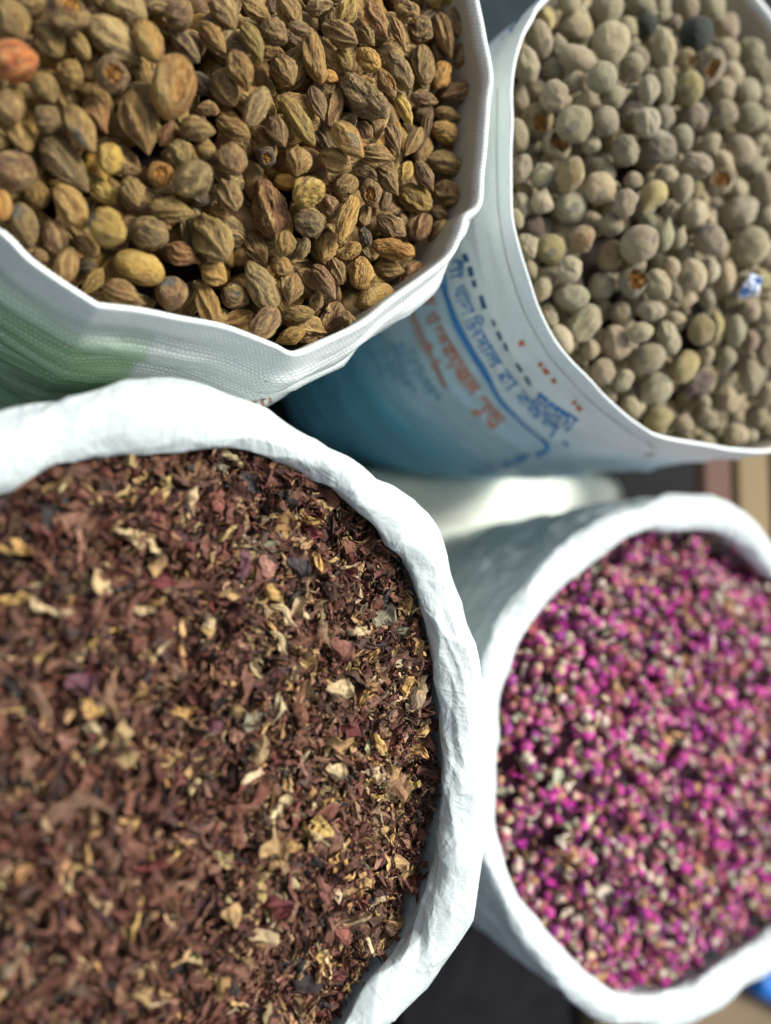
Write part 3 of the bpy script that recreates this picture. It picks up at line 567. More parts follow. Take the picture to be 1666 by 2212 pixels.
# traced from the photograph: x y length width angle(clockwise from right) colour shape layer   (3072-wide pixels)
T1 = '''55 243 205 165 170 ro s 0;45 85 210 150 55 ol d 0;112 15 150 130 0 ol s 1;265 50 180 165 20 br c 0;195 165 150 120 55 ol s 1;318 180 150 85 60 ol s 1;450 160 265 150 35 lt s 0;500 30 190 165 30 lt s 0;592 165 190 105 65 oc g 0;630 35 110 60 0 br s 1;178 345 140 110 60 ol s 0;280 300 120 115 40 oc w 1;440 300 150 135 0 pb c 0;560 280 120 85 60 oc s 1;688 345 258 165 101 og g 0;35 420 150 120 60 br s 0;185 475 122 112 20 br s 0;85 545 150 95 65 tn s 0;320 510 230 115 60 tn d 0;385 445 245 105 62 rb p 1;553 475 278 155 76 tn r 0;248 640 300 140 50 gy s 0;437 630 130 110 95 ye r 0;58 675 165 150 20 pb s 0;0 570 80 60 0 ol s 1;60 370 90 80 30 yo s 2;663 535 110 68 120 rb s 1;710 60 130 112 20 pb s 0;840 143 190 108 50 oc r 0;893 50 165 118 60 br s 0;1003 160 192 88 65 yo r 0;1015 35 150 88 30 tn r 0;957 275 168 118 70 og r 0;895 355 150 112 60 br s 1;1022 425 188 104 115 lt r 0;1150 40 142 108 50 tn r 0;1095 125 122 108 40 br w 0;1195 115 100 60 10 pb r 0;1128 275 172 128 60 tn r 0;1253 225 212 104 78 oc w 0;1185 478 235 100 55 ye r 0;1103 520 168 104 65 br r 0;1262 405 165 75 70 pb r 0;1334 425 185 70 105 br r 1;780 515 162 104 10 ol s 0;925 510 172 92 30 oc r 1;830 437 92 60 0 br w 2;715 610 106 100 60 ol s 0;818 595 90 80 20 ol s 1;927 635 132 120 70 br s 0;1060 625 90 80 30 dk c 2;1190 640 132 114 100 tn r 0;768 712 178 132 155 lt s 0;635 690 112 105 60 og c 0;735 180 175 90 50 pb s 2;795 330 120 90 40 dk s 2;
1275 25 122 92 160 gy r 0;1380 42 126 96 120 yo w 0;1350 133 190 98 35 br r 0;1460 140 110 75 55 ol r 1;1500 70 200 82 62 rb p 0;1585 125 195 60 68 tn p 0;1620 40 112 90 30 tn w 0;1670 118 122 102 20 br r 0;1772 130 208 82 75 br r 0;1745 30 112 70 20 ye w 1;1830 85 132 80 75 pb r 0;1845 220 112 92 110 br w 0;1800 2 92 45 10 yo r 0;1468 240 112 100 30 oc w 0;1370 235 110 70 60 yo s 1;1313 305 76 62 20 og s 1;1455 390 262 140 47 gy w 0;1540 325 152 62 62 tn c 0;1590 280 168 92 55 gy r 0;1687 258 182 98 85 tn x 0;1755 297 132 84 110 og w 1;1830 362 165 80 155 br r 0;1608 435 150 62 65 ye w 1;1690 392 118 68 10 pb w 0;1700 500 195 48 105 pb p 1;1650 560 165 74 118 ol r 0;1780 455 132 64 20 tn r 1;1770 525 116 80 20 oc x 0;1567 545 172 78 72 pb p 0;1385 555 192 108 50 oc d 0;1495 620 165 92 10 tn r 1;1450 515 92 75 45 br r 1;1332 640 142 108 20 tn r 0;1775 650 168 104 15 ol r 0;1800 590 90 50 20 br w 1;1815 290 70 60 0 rb s 2;1688 695 150 74 60 pb r 0;1617 680 92 60 120 ye r 1;1545 715 150 80 55 tn r 1;
5 815 132 90 80 og s 0;150 780 132 100 120 oc s 1;97 890 192 108 75 gy d 0;283 822 192 114 60 oc s 0;405 755 152 105 45 ye w 1;425 905 188 146 35 yo d 0;528 758 142 100 70 tn r 0;220 945 162 110 75 pb r 0;343 975 102 68 50 tn r 1;588 930 184 124 15 gy r 0;265 1055 162 90 110 tn s 0;370 1120 172 78 125 yo p 0;480 1165 192 100 25 br r 0;555 1065 205 140 20 ye g 0;684 1166 152 138 100 pb d 0;160 1020 80 60 30 br s 1;345 1060 90 70 20 dk s 2;678 838 198 108 5 ol r 0;
843 945 245 150 55 tn r 0;722 1010 162 105 25 rb p 0;910 775 158 114 65 br r 0;800 785 90 70 40 dk s 2;865 845 92 70 30 oc r 2;1075 833 248 188 75 rb w 0;1012 985 218 105 58 br r 1;1133 968 122 94 110 yo r 0;1230 888 124 108 20 gy x 0;1230 765 142 118 150 ye w 0;1207 990 92 72 110 gy w 1;1120 1060 96 80 40 tn x 1;850 1090 118 98 30 oc r 0;1040 1138 210 116 62 lt x 0;1166 1143 138 98 105 tn r 0;935 1180 126 110 20 br d 0;832 1215 192 92 68 oc r 0;945 1270 148 78 155 oc r 1;1055 1290 175 108 128 pb r 0;1187 1250 142 76 176 ol r 0;1165 1335 148 84 160 yo r 0;1288 1115 200 86 60 pb r 0;1255 1205 92 66 110 br w 1;
1380 740 112 98 150 tn x 0;1477 765 128 84 75 br c 0;1310 820 112 78 65 pb w 0;1385 870 210 92 108 oc w 0;1535 800 92 55 110 pb w 1;1458 855 92 55 100 tn w 1;1655 790 152 112 30 yo x 0;1780 770 142 98 35 br r 0;1553 895 154 108 35 br r 0;1680 903 132 84 110 rb r 0;1757 940 134 104 110 ol s 0;1455 940 92 60 70 dk w 1;1568 990 174 88 15 og w 0;1303 985 128 100 110 oc w 0;1388 1003 114 70 150 oc w 1;1455 1000 78 54 60 gy r 2;1435 1085 132 108 100 oc w 0;1545 1072 138 94 10 tn r 0;1637 1090 144 92 130 rb r 0;1498 1190 170 124 155 oc g 0;1345 1080 112 70 70 br w 1;1320 1270 155 135 120 pb w 1;1390 1280 96 70 60 br w 1;1750 850 82 62 20 br s 2'''
T2 = '''2267 10 92 80 0 gt o 0;2415 32 132 130 0 t o 0;2177 75 112 65 75 y k 0;2290 105 156 142 30 gt e 0;2396 87 92 80 20 gt o 1;2494 115 102 90 40 o o 1;2432 172 166 145 80 t o 0;2150 155 158 94 75 o d 0;2220 188 96 84 40 pk k 1;2300 233 168 96 12 gt g 0;2093 258 152 104 65 g k 0;2195 282 98 80 20 b o 1;2285 328 128 94 40 pk t 0;2397 310 126 114 160 g o 0;2443 388 150 92 345 pk t 0;2205 382 126 114 70 t k 0;2132 355 100 80 30 b o 2;2070 390 142 75 80 t e 0;2138 482 156 134 70 oc c 0;2285 495 152 138 60 gt d 0;2410 487 122 110 30 pk o 0;2315 420 96 80 30 pk o 1;2222 572 132 112 60 t c 0;2060 540 132 90 75 b o 0;2117 580 86 70 40 pk k 1;2353 578 86 75 20 g o 1;2443 555 102 84 120 oc o 1;2512 445 102 84 20 gg k 1;2520 375 86 74 30 gg o 1;2515 265 158 102 115 gt t 0;
2555 20 122 100 20 b o 0;2740 30 102 88 60 t g 0;2688 90 92 54 65 pg t 0;2768 137 142 128 30 dg o 0;2575 100 96 80 30 dg d 1;2640 85 80 70 40 t o 2;2645 195 172 98 80 pk e 0;2835 40 112 108 30 gt o 0;2892 110 122 104 60 pk e 0;2735 238 96 76 80 oc c 0;2835 270 172 98 110 t c 0;2748 350 136 98 80 y d 0;2890 200 112 90 40 t o 1;2583 355 122 84 90 gg g 0;2650 375 102 70 95 o g 1;2990 200 122 90 40 t e 0;2905 300 112 98 20 o o 0;3015 290 142 110 20 b e 0;2875 360 106 94 40 t o 0;2975 370 112 94 30 g o 0;3052 395 92 88 0 g o 0;2882 455 114 108 20 o d 0;2985 470 124 114 30 t o 0;2760 468 118 108 40 b o 0;2638 470 102 94 20 gg d 1;2573 490 116 108 70 pg x 0;2680 465 82 68 80 pk o 2;2715 550 112 94 60 gg o 0;2622 590 148 130 20 gg e 0;2493 600 132 108 70 gt k 0;2825 575 112 98 60 pk t 0;3045 490 92 80 20 t o 0;2810 510 82 74 30 gg o 1;3005 545 92 80 40 g o 1;2948 598 132 110 50 t o 0;
2076 672 128 80 110 b k 0;2162 704 108 94 130 gg k 0;2278 694 150 108 110 oc e 0;2398 672 128 88 30 gt e 1;2386 750 148 118 30 pe d 0;2522 722 82 70 20 b o 1;2085 755 82 60 30 oc b 1;2072 820 118 75 80 gg k 0;2158 810 124 90 285 t t 0;2270 826 146 138 60 pg d 0;2490 810 114 94 100 t k 0;2055 870 92 54 70 t o 0;2118 905 106 94 30 dp o 1;2432 898 128 104 280 b t 0;2320 950 122 110 120 oc b 0;2352 895 120 100 40 t o 2;2098 982 118 80 65 g k 0;2195 992 128 114 70 y d 0;2432 1018 128 110 110 oc o 0;2267 1072 112 98 70 pg k 0;2115 1072 88 50 70 t e 0;2177 1108 92 80 40 pk k 1;2160 1150 114 80 110 pe e 0;2393 1140 138 112 320 o e 0;2275 1180 148 104 5 pg e 0;2544 970 154 144 30 t d 0;2522 1122 132 112 95 gg c 0;
2605 775 182 102 118 y t 0;2655 710 102 90 40 g o 2;2720 755 112 80 95 gg o 0;2770 755 92 60 95 y d 1;2775 662 128 104 20 gt k 0;2865 730 122 98 140 b c 0;2880 640 156 66 45 t t 1;2937 760 96 84 60 pg o 1;2990 665 122 100 40 gg o 1;3045 750 152 108 80 b e 0;2940 848 172 138 330 gg e 0;2847 820 82 70 20 b o 2;2672 838 108 98 40 g o 1;2763 852 128 112 110 pk g 0;2577 875 82 60 40 gg o 2;2650 945 172 66 282 pg t 0;2702 955 122 60 290 t t 1;2828 955 144 118 45 pk d 0;2820 885 82 60 60 pe o 1;2985 990 175 142 280 o e 0;2672 1065 92 70 80 pe e 1;2760 1095 154 98 75 t d 0;2828 1078 112 74 100 pg e 1;2890 1105 132 80 80 pe e 1;2622 1133 138 94 60 t k 0;3022 1118 92 88 20 y o 0;2690 1165 92 54 70 t e 1;2818 1190 92 60 80 gg o 1;3062 1050 92 80 30 g o 1;3045 855 82 74 30 pg o 1;
2326 1290 176 122 125 o k 0;2474 1247 108 94 90 t g 0;2590 1236 118 88 15 pg e 0;2190 1255 112 60 70 pk k 0;2238 1350 132 74 60 t e 0;2350 1390 92 74 95 t g 1;2452 1365 142 112 80 pe k 0;2553 1325 112 84 165 o e 0;2662 1345 144 88 70 pg k 0;2690 1280 92 80 40 t o 1;2580 1430 158 112 155 pe d 0;2402 1477 108 94 70 gt e 0;2485 1515 98 74 120 gg e 0;2612 1550 144 122 140 g d 0;2345 1490 92 46 65 t e 0;2425 1565 76 50 70 gg o 0;2513 1620 98 74 60 t g 0;2625 1665 122 98 165 y o 0;2318 1430 62 50 40 g o 1;2725 1460 148 108 115 y e 0;2810 1420 102 70 110 t e 1;2790 1310 138 108 100 oc e 0;2850 1300 122 60 85 y e 1;2930 1315 134 74 90 g e 0;2987 1362 112 70 100 pe e 0;2893 1425 134 78 90 gg t 0;2990 1500 154 88 85 o g 0;3050 1570 112 80 90 b e 0;2780 1525 154 88 150 dp k 0;2897 1590 124 98 70 pe k 0;3010 1655 98 94 0 t o 0;2815 1670 98 88 40 t k 0;2803 1605 82 64 70 pk e 1;2720 1690 102 84 285 o t 0;2930 1730 102 88 30 t o 0;2990 1735 56 50 0 pg o 0;2805 1750 72 50 10 gt o 0;3055 1700 92 88 0 t o 0;3055 1400 132 88 90 b e 0;2985 1235 102 80 60 pk o 1;3050 1250 102 88 40 g o 0;2790 1235 90 70 60 dg o 2'''
for k_ in C2:
    if k_ not in ('dg', 'dp'): C2[k_] = tuple((.34 if k_ not in ('y', 'oc') else .7) * a_ + (.66 if k_ not in ('y', 'oc') else .3) * b_ for a_, b_ in zip(C2[k_], (.355, .305, .195)))
def parse(T):
    R = []
    for s in T.replace('\n', '').split(';'):
        f = s.split()
        if f: R.append((float(f[0]) / 1.84394, float(f[1]) / 1.84394, float(f[2]) / 1.84394, float(f[3]) / 1.84394, float(f[4]), f[5], f[6], int(f[7])))
    return R
def basis(ang, tilt, L_):
    a = math.radians(ang); ax = RM @ np.array([math.cos(a), -math.sin(a), 0.0]); up = RM @ np.array([0, 0, 1.0])
    z = ax * math.cos(tilt) + up * math.sin(tilt); x = up - z * (up @ z); x /= np.linalg.norm(x); y = np.cross(z, x); return x, y, z
def settle(C, AX, HL, HW, D, lay, fixed=0, iters=50):
    """slide the fruits along their own sight lines until they rest against each other instead of through each other"""
    n = len(C); t = np.zeros(n); pri = np.array(lay, float)
    offs = np.array([-.55, 0, .55])
    for it in range(iters):
        P = C + D * t[:, None]
        B = (P[:, None] + AX[:, None] * (offs[None, :, None] * HL[:, None, None]))       # n,3,3
        rad = HW[:, None] * np.array([.80, 1.0, .80])
        dt = np.zeros(n)
        near = ((P[:, None] - P[None]) ** 2).sum(-1) < (HL[:, None] + HL[None]) ** 2
        for i, j in zip(*np.nonzero(np.triu(near, 1))):
            d = np.linalg.norm(B[i][:, None] - B[j][None], axis=-1); pen = (rad[i][:, None] + rad[j][None] - d).max()
            if pen > 0:
                s = pri[j] - pri[i]
                sg = np.sign(s) if s else (1 if t[j] > t[i] else -1)
                dt[i] -= sg * pen * .22; dt[j] += sg * pen * .22
        t = (t + np.clip(dt, -.002, .002)) * .985
        t = np.clip(t, -.012, .022)
    return C + D * t[:, None]
ITEMS = {}
def pile(key, T, H, SH, CO, obname, sub=.96):
    R = parse(T); n = len(R); px = np.array([r[0] for r in R]); py = np.array([r[1] for r in R]); S = H.hit(px, py); _, dep = project(S)
    D = ray(px, py); D /= np.linalg.norm(D, axis=1)[:, None]
    HL = np.array([r[2] for r in R]) / FPX * dep / 2; HW = np.array([r[3] for r in R]) / FPX * dep / 2
    lay = np.array([r[7] for r in R]); C = S + D * (lay * .75 * HW - .1 * HW)[:, None]
    tl = rng.uniform(-.30, .30, n); BX = [basis(r[4], tl[i], 0) for i, r in enumerate(R)]; AX = np.array([b[2] for b in BX])
    C = settle(C, AX, HL, HW, D, lay + rng.uniform(0, .01, n))
    out = []
    for i, r in enumerate(R):
        kind = r[6] if r[6] in SH else 'k'; me = SH[kind][rng.integers(len(SH[kind]))]
        x, y, z = BX[i]; roll_ = rng.uniform(-.5, .5) if kind in 'cdgx' else rng.uniform(0, 6.28)
        x, y = x * math.cos(roll_) + y * math.sin(roll_), y * math.cos(roll_) - x * math.sin(roll_)
        M = Matrix.Identity(4); hw = HW[i]; hl = HL[i]
        for k in range(3): M[k][0] = x[k] * hw; M[k][1] = y[k] * hw * 1.02; M[k][2] = z[k] * hl; M[k][3] = C[i][k]
        o = bpy.data.objects.new(obname, me); COL.objects.link(o); o.matrix_world = M
        j = rng.normal(0, .022, 3) + rng.normal(.04, .17); o.color = (*np.clip(np.array(CO[r[5]]) * (1 + j), .01, .9), 1)
        out.append(dict(o=o, px=r[0], py=r[1], L=HL[i], W=HW[i], col=r[5], sh=kind, lay=r[7], C=C[i]))
    ITEMS[key] = out; return out
P1 = pile('f', T1, H1, LONG, C1, 'dried_fruit'); P2 = pile('n', T2, H2, ROUND, C2, 'dried_nut')
# fruits lower in the pile, seen in the gaps: single fruits first, then everything deeper as one mass
def fillers(key, H, SH, CO, cols, hl, hw, nsingle, nmass, obname, massname, masslabel, massmat):
    L = H.L; lo, hi = L.P.min(0), L.P.max(0); top = np.array([i['C'] for i in ITEMS[key]]); topw = np.array([i['W'] for i in ITEMS[key]])
    placed = []; out = []; keys = [k for k in SH if k in 'orsew']
    def rand_mat(P, s):
        q = np.array(Matrix.Rotation(rng.uniform(0, 6.28), 3, 'Z') @ Matrix.Rotation(rng.uniform(1.0, 2.1), 3, 'X')); h, w = hl * s, hw * s
        M = Matrix.Identity(4)
        for k in range(3): M[k][0] = q[k][0] * w; M[k][1] = q[k][1] * w; M[k][2] = q[k][2] * h; M[k][3] = P[k]
        return M
    tries = 0
    while len(placed) < nsingle and tries < 40000:
        tries += 1; x, y = rng.uniform(lo[0], hi[0]), rng.uniform(lo[1], hi[1]); q, _ = project(np.array([x, y, L.z]))
        if not (-40 < q[0] < 1706 and -40 < q[1] < 2252): continue
        dd = L.dist(np.array([[x, y]]))[0]
        if dd < hw * .9: continue
        zb = H.z(np.array([x]), np.array([y]))[0]; s = rng.uniform(.8, 1.1); P = np.array([x, y, zb - hw * rng.uniform(.9, 2.6)])
        if len(placed) and (np.linalg.norm(np.array(placed) - P, axis=1) < hw * 1.45).any(): continue
        if (np.linalg.norm(top - P, axis=1) < (topw + hw * s) * .93).any(): continue
        placed.append(P); k = keys[rng.integers(len(keys))]; me = SH[k][rng.integers(len(SH[k]))]; c = cols[rng.integers(len(cols))]
        o = bpy.data.objects.new(obname, me); COL.objects.link(o); o.matrix_world = rand_mat(P, s); o.color = (*(np.array(CO[c]) * rng.uniform(.8, 1.1)), 1)
        out.append(dict(o=o, px=q[0], py=q[1], L=hl * s, W=hw * s, col=c, sh=k, lay=3, C=P))
    ITEMS[key] += out
    # the mass below
    me0 = SH[keys[0]][0]; n0 = len(me0.vertices); V0 = np.empty(n0 * 3, np.float32); me0.vertices.foreach_get('co', V0); V0 = V0.reshape(NU, NV, 3)[::4, ::4]
    V0[:, -1] = V0[:, -1].mean(0); nu, nv = V0.shape[:2]; V0 = V0.reshape(-1, 3); F0 = gridF(nu, nv, True); VV, FF, CC = [], [], []
    cnt = 0
    while cnt < nmass:
        x, y = rng.uniform(lo[0], hi[0]), rng.uniform(lo[1], hi[1])
        if L.dist(np.array([[x, y]]))[0] < hw: continue
        P = np.array([x, y, H.z(np.array([x]), np.array([y]))[0] - hw * rng.uniform(2.5, 4.0)]); M = np.array(rand_mat(P, rng.uniform(.8, 1.1)))
        VV.append(V0 @ M[:3, :3].T + M[:3, 3]); FF.append(F0 + cnt * len(V0)); CC.append(np.tile(np.array(CO[cols[rng.integers(len(cols))]]) * rng.uniform(.7, 1.1), (len(V0), 1))); cnt += 1
    tag(link(massname, mesh_from(massname, np.concatenate(VV), np.concatenate(FF), massmat, np.concatenate(CC))), masslabel, massname.split('_')[-1], kind='stuff')
fms = fruit_mat('dried_fruit_mass', 0, 0, .7, 'stuff')
fillers('f', H1, LONG, C1, ['br', 'tn', 'ol', 'pb', 'oc', 'gy'], .0150, .0092, 130, 420, 'dried_fruit', 'fruit_mass', 'brown fruits lying deep in the pile below the top layer', fms)
fillers('n', H2, ROUND, C2, ['gt', 't', 'b', 'g', 'o', 'pk'], .0112, .0100, 120, 520, 'dried_nut', 'nut_mass', 'grey nuts lying deep in the pile below the top layer', fms)
me = H1.base('pile_bed', dirt_shade, .05); tag(link('fruit_bed', me), 'shadowed bottom of the pile under the brown fruits', 'fruit mass', kind='stuff')
me = H2.base('pile_bed', dirt_shade, .05); tag(link('nut_bed', me), 'shadowed bottom of the pile under the grey nuts', 'nut mass', kind='stuff')
# torn scrap of blue and white printed plastic among the nuts
q = H2.hit(np.array([1602., 1612, 1650, 1600]), np.array([600., 660, 612, 640])); c0 = H2.hit(np.array([1609.]), np.array([627.]))[0]; s = np.linspace(-1, 1, 24); U, Vv = np.meshgrid(s, s, indexing='ij')
ex = RM @ np.array([1, 0, 0]); ey = RM @ np.array([.35, 1, 0]); up = RM @ np.array([0, 0, 1.])
Q = c0 + up * .013 + (U * .0065)[..., None] * ex + (Vv * .009)[..., None] * ey + (.004 * fbm(np.stack([U * 1.5, Vv * 1.5, 0 * U], -1), 4, 3))[..., None] * up
m_, t_, b_ = new_mat('printed_plastic_scrap'); f_ = noise(t_, texo(t_), 160, 2); t_.links.new(mixc(t_, ramp(t_, f_, .5, .56), (.70, .75, .82), (.05, .20, .50)), b_.inputs['Base Color'])
sc_ = link('plastic_scrap', mesh_from('plastic_scrap', Q.reshape(-1, 3), gridF(24, 24), m_)); sc_.modifiers.new('thick', 'SOLIDIFY').thickness = .0004
tag(sc_, 'torn blue and white scrap of printed plastic lying among the grey nuts', 'plastic scrap')
# ------------------------------------------------------------------ labels: look first, then neighbour
def name_pile(items, NC, NS, noun, cat, group, sackword, med):
    def desc(i):
        s = i['L'] / med; z = 'large ' if s > 1.3 else 'small ' if s < .72 else ''
        return f"{z}{NS.get(i['sh'], 'shrivelled')} {NC[i['col']]} {noun}"
    n = len(items); X = np.array([(i['px'], i['py']) for i in items]); ds = [desc(i) for i in items]; used = {}
    from collections import Counter
    cnt = Counter(ds); L = [None] * n
    vis = [k for k in range(n) if items[k]['lay'] < 3]
    for k in range(n):
        base = ('deep-lying ' if items[k]['lay'] == 3 else 'half-buried ' if items[k]['lay'] == 2 else '') + ds[k]
        d = np.hypot(*(X - X[k]).T); order = [j for j in np.argsort(d) if j != k and items[j]['lay'] < 3][:8]
        order.sort(key=lambda j: cnt[ds[j]])
        cand = [base + f' in the {sackword}'] if cnt[ds[k]] == 1 else []
        for rel in ('beside the {}', 'above-below'):
            for j in order:
                if rel == 'above-below':
                    dx, dy = X[k] - X[j]; w = ('below' if dy > 0 else 'above') if abs(dy) > abs(dx) else ('right of' if dx > 0 else 'left of')
                    cand.append(f'{base} just {w} the {ds[j]}')
                else: cand.append(f'{base} beside the {ds[j]}')
        L[k] = cand
    from itertools import chain
    tot = Counter(chain.from_iterable(set(c) for c in L)); taken = set()
    for k in range(n):
        pick = next((c for c in L[k] if c not in taken and len(c.split()) <= 16), L[k][-1]); taken.add(pick)
        tag(items[k]['o'], pick, cat, group)
name_pile(ITEMS['f'], N1, S1, 'fruit', 'dried fruit', 'ridged brown fruits heaped in the green printed sack', 'green printed sack', np.median([i['L'] for i in P1]))
name_pile(ITEMS['n'], N2, S2, 'nut', 'dried nut', 'round grey nuts heaped in the blue printed sack', 'blue printed sack', np.median([i['L'] for i in P2]))
# ------------------------------------------------------------------ dried petals and rosebuds
lm = leaf_mat('dried_petal'); rm = leaf_mat('dried_rose', .65)
def shred(seed, n=9, m=6):
    """one crumpled shred, about 1 long: curled across, bent along, ragged edge"""
    r = np.random.default_rng(seed); kind = r.choice(4, p=[.38, .34, .12, .16])
    u = np.linspace(-1, 1, n); w = np.linspace(-1, 1, m); U, Wv = np.meshgrid(u, w, indexing='ij')
    wid = [r.uniform(.18, .34), r.uniform(.09, .16), r.uniform(.28, .46), r.uniform(.04, .07)][kind]
    if kind == 2: W_ = wid * np.sqrt(np.clip(1 - .85 * U ** 2, 0, 1)) * (1 + .3 * U)
    else: W_ = wid * np.clip(1 - np.abs(U) ** r.uniform(2, 5) * r.uniform(.4, .95), .1, 1)
    W_ = W_ * (1 + .35 * vn(np.stack([U * 2.5, np.sign(Wv), 0 * U], -1), seed))
    curl = r.uniform(.8, 3.4) * (1 if kind != 2 else .6); a = Wv * curl
    y = W_ * np.sin(a) / max(curl, .4) * 1.25; z = W_ * (1 - np.cos(a)) / max(curl, .4) * r.choice([-1, 1]) * 1.2
    x = U * .5 + .06 * vn(np.stack([Wv * 2, U, 0 * U + 3], -1), seed)
    b = r.uniform(-1.1, 1.1); z = z + b * .25 * U ** 2; y = y + r.uniform(-.3, .3) * .5 * U ** 2
    tw = r.uniform(-1.0, 1.0) * U; y, z = y * np.cos(tw) - z * np.sin(tw), y * np.sin(tw) + z * np.cos(tw)
    P = np.stack([x, y, z], -1); nz = np.stack([fbm(P * 4 + k * 9, seed + k, 2) for k in range(3)], -1); P = P + nz * [.035, .085, .11]
    pl = (1 - 2 * np.abs(vn(np.stack([Wv * 3.2, U * .8, 0 * U], -1), seed + 40))) * .08; P[..., 2] += pl
    return P.reshape(-1, 3), gridF(n, m), np.stack([U.ravel(), (Wv * W_).ravel() * 3], 1)
SHR = [shred(900 + k) for k in range(60)]
PC = [((.20,.084,.060),28),((.145,.058,.044),22),((.30,.155,.11),17),((.095,.05,.042),13),((.24,.092,.066),5),((.19,.045,.045),1.4),((.05,.04,.042),5),((.12,.05,.062),1.0),((.40,.26,.115),10),((.52,.40,.22),4.5),((.50,.32,.11),3),((.33,.22,.11),6),((.22,.20,.13),2)]
PN = ['mauve brown','dark brown','light brown','deep brown','dull red','crimson','blackish','purple','tan','cream','orange','straw brown','greenish']
pw = np.array([c[1] for c in PC], float); pw /= pw.sum(); pc = np.array([c[0] for c in PC])
def rot(yaw, tilt, roll_): return np.array(Matrix.Rotation(yaw, 3, 'Z') @ Matrix.Rotation(tilt, 3, 'Y') @ Matrix.Rotation(roll_, 3, 'X'))
def scatter(H, n, margin=.0):
    L = H.L; out = np.empty((0, 2)); lo, hi = L.P.min(0), L.P.max(0)
    while len(out) < n:
        X = rng.uniform(lo[:2], hi[:2], (n, 2)); q, _ = project(np.concatenate([X, np.full((n, 1), L.z)], 1))
        ok = (L.dist(X) > margin) & (q[:, 0] > -60) & (q[:, 0] < 1730) & (q[:, 1] > -60) & (q[:, 1] < 2290); out = np.concatenate([out, X[ok]])
    return out[:n]
NP = 15000
X = scatter(H3, NP, .010); zz = H3.z(X[:, 0], X[:, 1]); dep_ = rng.uniform(0, 1, NP) ** 1.1 * .024; size = np.clip(rng.lognormal(math.log(.0108), .40, NP), .004, .025)
qx, _ = project(np.column_stack([X, zz])); size = np.minimum(size * (1 + .35 * sstep(0, 1, (700 - qx[:, 0]) / 600)), .023); ci = rng.choice(len(PC), NP, p=pw); pale_ = np.where(ci >= 8)[0]; ci[pale_[rng.random(len(pale_)) < np.where(qx[pale_, 0] > 520, 0, .35)]] = 1; brown = np.where((ci < 2) & (qx[:, 0] > 560))[0]; hit = brown[rng.random(len(brown)) < .16]; ci[hit] = rng.choice([8, 8, 9, 11], len(hit)); si = rng.integers(0, len(SHR), NP)
size[ci >= 8] *= rng.choice([.7, 1.0, 1.15], (ci >= 8).sum())
# pieces one can pick out in the photograph: x y length width angle colour (1666-wide pixels)
PT = '160 1740 190 75 -25 12 chip;573 2012 72 34 15 9 chip;590 1275 40 34 60 10 flake;650 1310 62 44 70 9 curl;620 1325 70 30 60 9 curl;735 1485 62 50 10 9 flake;750 1222 50 14 0 9 sliver;350 1215 56 40 110 8 flake;355 1400 70 30 110 9 petal;310 1310 70 26 20 9 petal;340 1300 60 24 -30 10 petal;500 1280 50 26 15 8 petal;690 1210 50 20 70 10 curl;680 1150 40 26 30 5 flake;345 1115 34 26 -20 4 flake;470 1085 46 40 60 4 flake;830 1330 60 46 -35 12 flake;905 1395 46 30 70 8 flake;880 1480 52 24 -60 10 curl;790 1500 60 22 -55 10 curl;740 1400 66 52 40 0 flake;530 1215 66 30 100 7 flake;575 1220 56 46 70 2 flake;650 1225 60 46 30 6 flake;545 1040 60 30 60 6 flake;850 1660 36 34 0 8 flake;815 1670 40 32 20 9 flake;600 1825 70 50 -10 8 flake;640 1815 40 24 30 10 curl;690 1800 60 20 50 9 curl;505 1965 44 50 0 8 flake;790 1895 36 32 0 8 flake;700 1910 66 40 40 0 flake;740 2010 46 40 50 4 flake;880 1880 60 24 -50 8 curl;130 1050 110 34 -20 8 petal;90 1500 150 26 55 8 curl;210 1520 60 40 40 10 flake;160 1590 50 30 30 2 flake;290 1160 80 20 40 9 curl;20 1180 90 24 20 10 petal;40 1290 80 30 0 10 petal;120 1310 100 26 20 9 petal;270 1130 80 20 -40 8 curl;405 1530 60 30 -20 10 curl;470 1560 40 40 0 7 flake;190 1470 70 50 0 7 flake;360 1250 40 60 90 5 petal;340 2150 60 26 -20 9 petal;60 1180 60 30 20 10 petal;850 1800 40 16 -70 10 curl;720 1720 46 14 0 10 sliver;730 1660 50 40 20 9 flake;620 1720 30 26 0 9 flake;655 1640 60 18 80 2 sliver;520 1440 60 30 80 2 flake;640 1450 40 20 90 9 curl;560 1440 50 22 60 9 curl;775 1360 50 30 -30 9 curl;610 1385 60 26 75 9 curl;840 1130 40 30 60 8 flake;460 1340 30 30 0 9 flake;735 1600 60 40 0 8 flake;820 1600 50 30 40 10 curl'
pt = []
for s in PT.split(';'):
    f = s.split(); pt.append([float(v) for v in f[:5]] + [int(f[5]), f[6]])
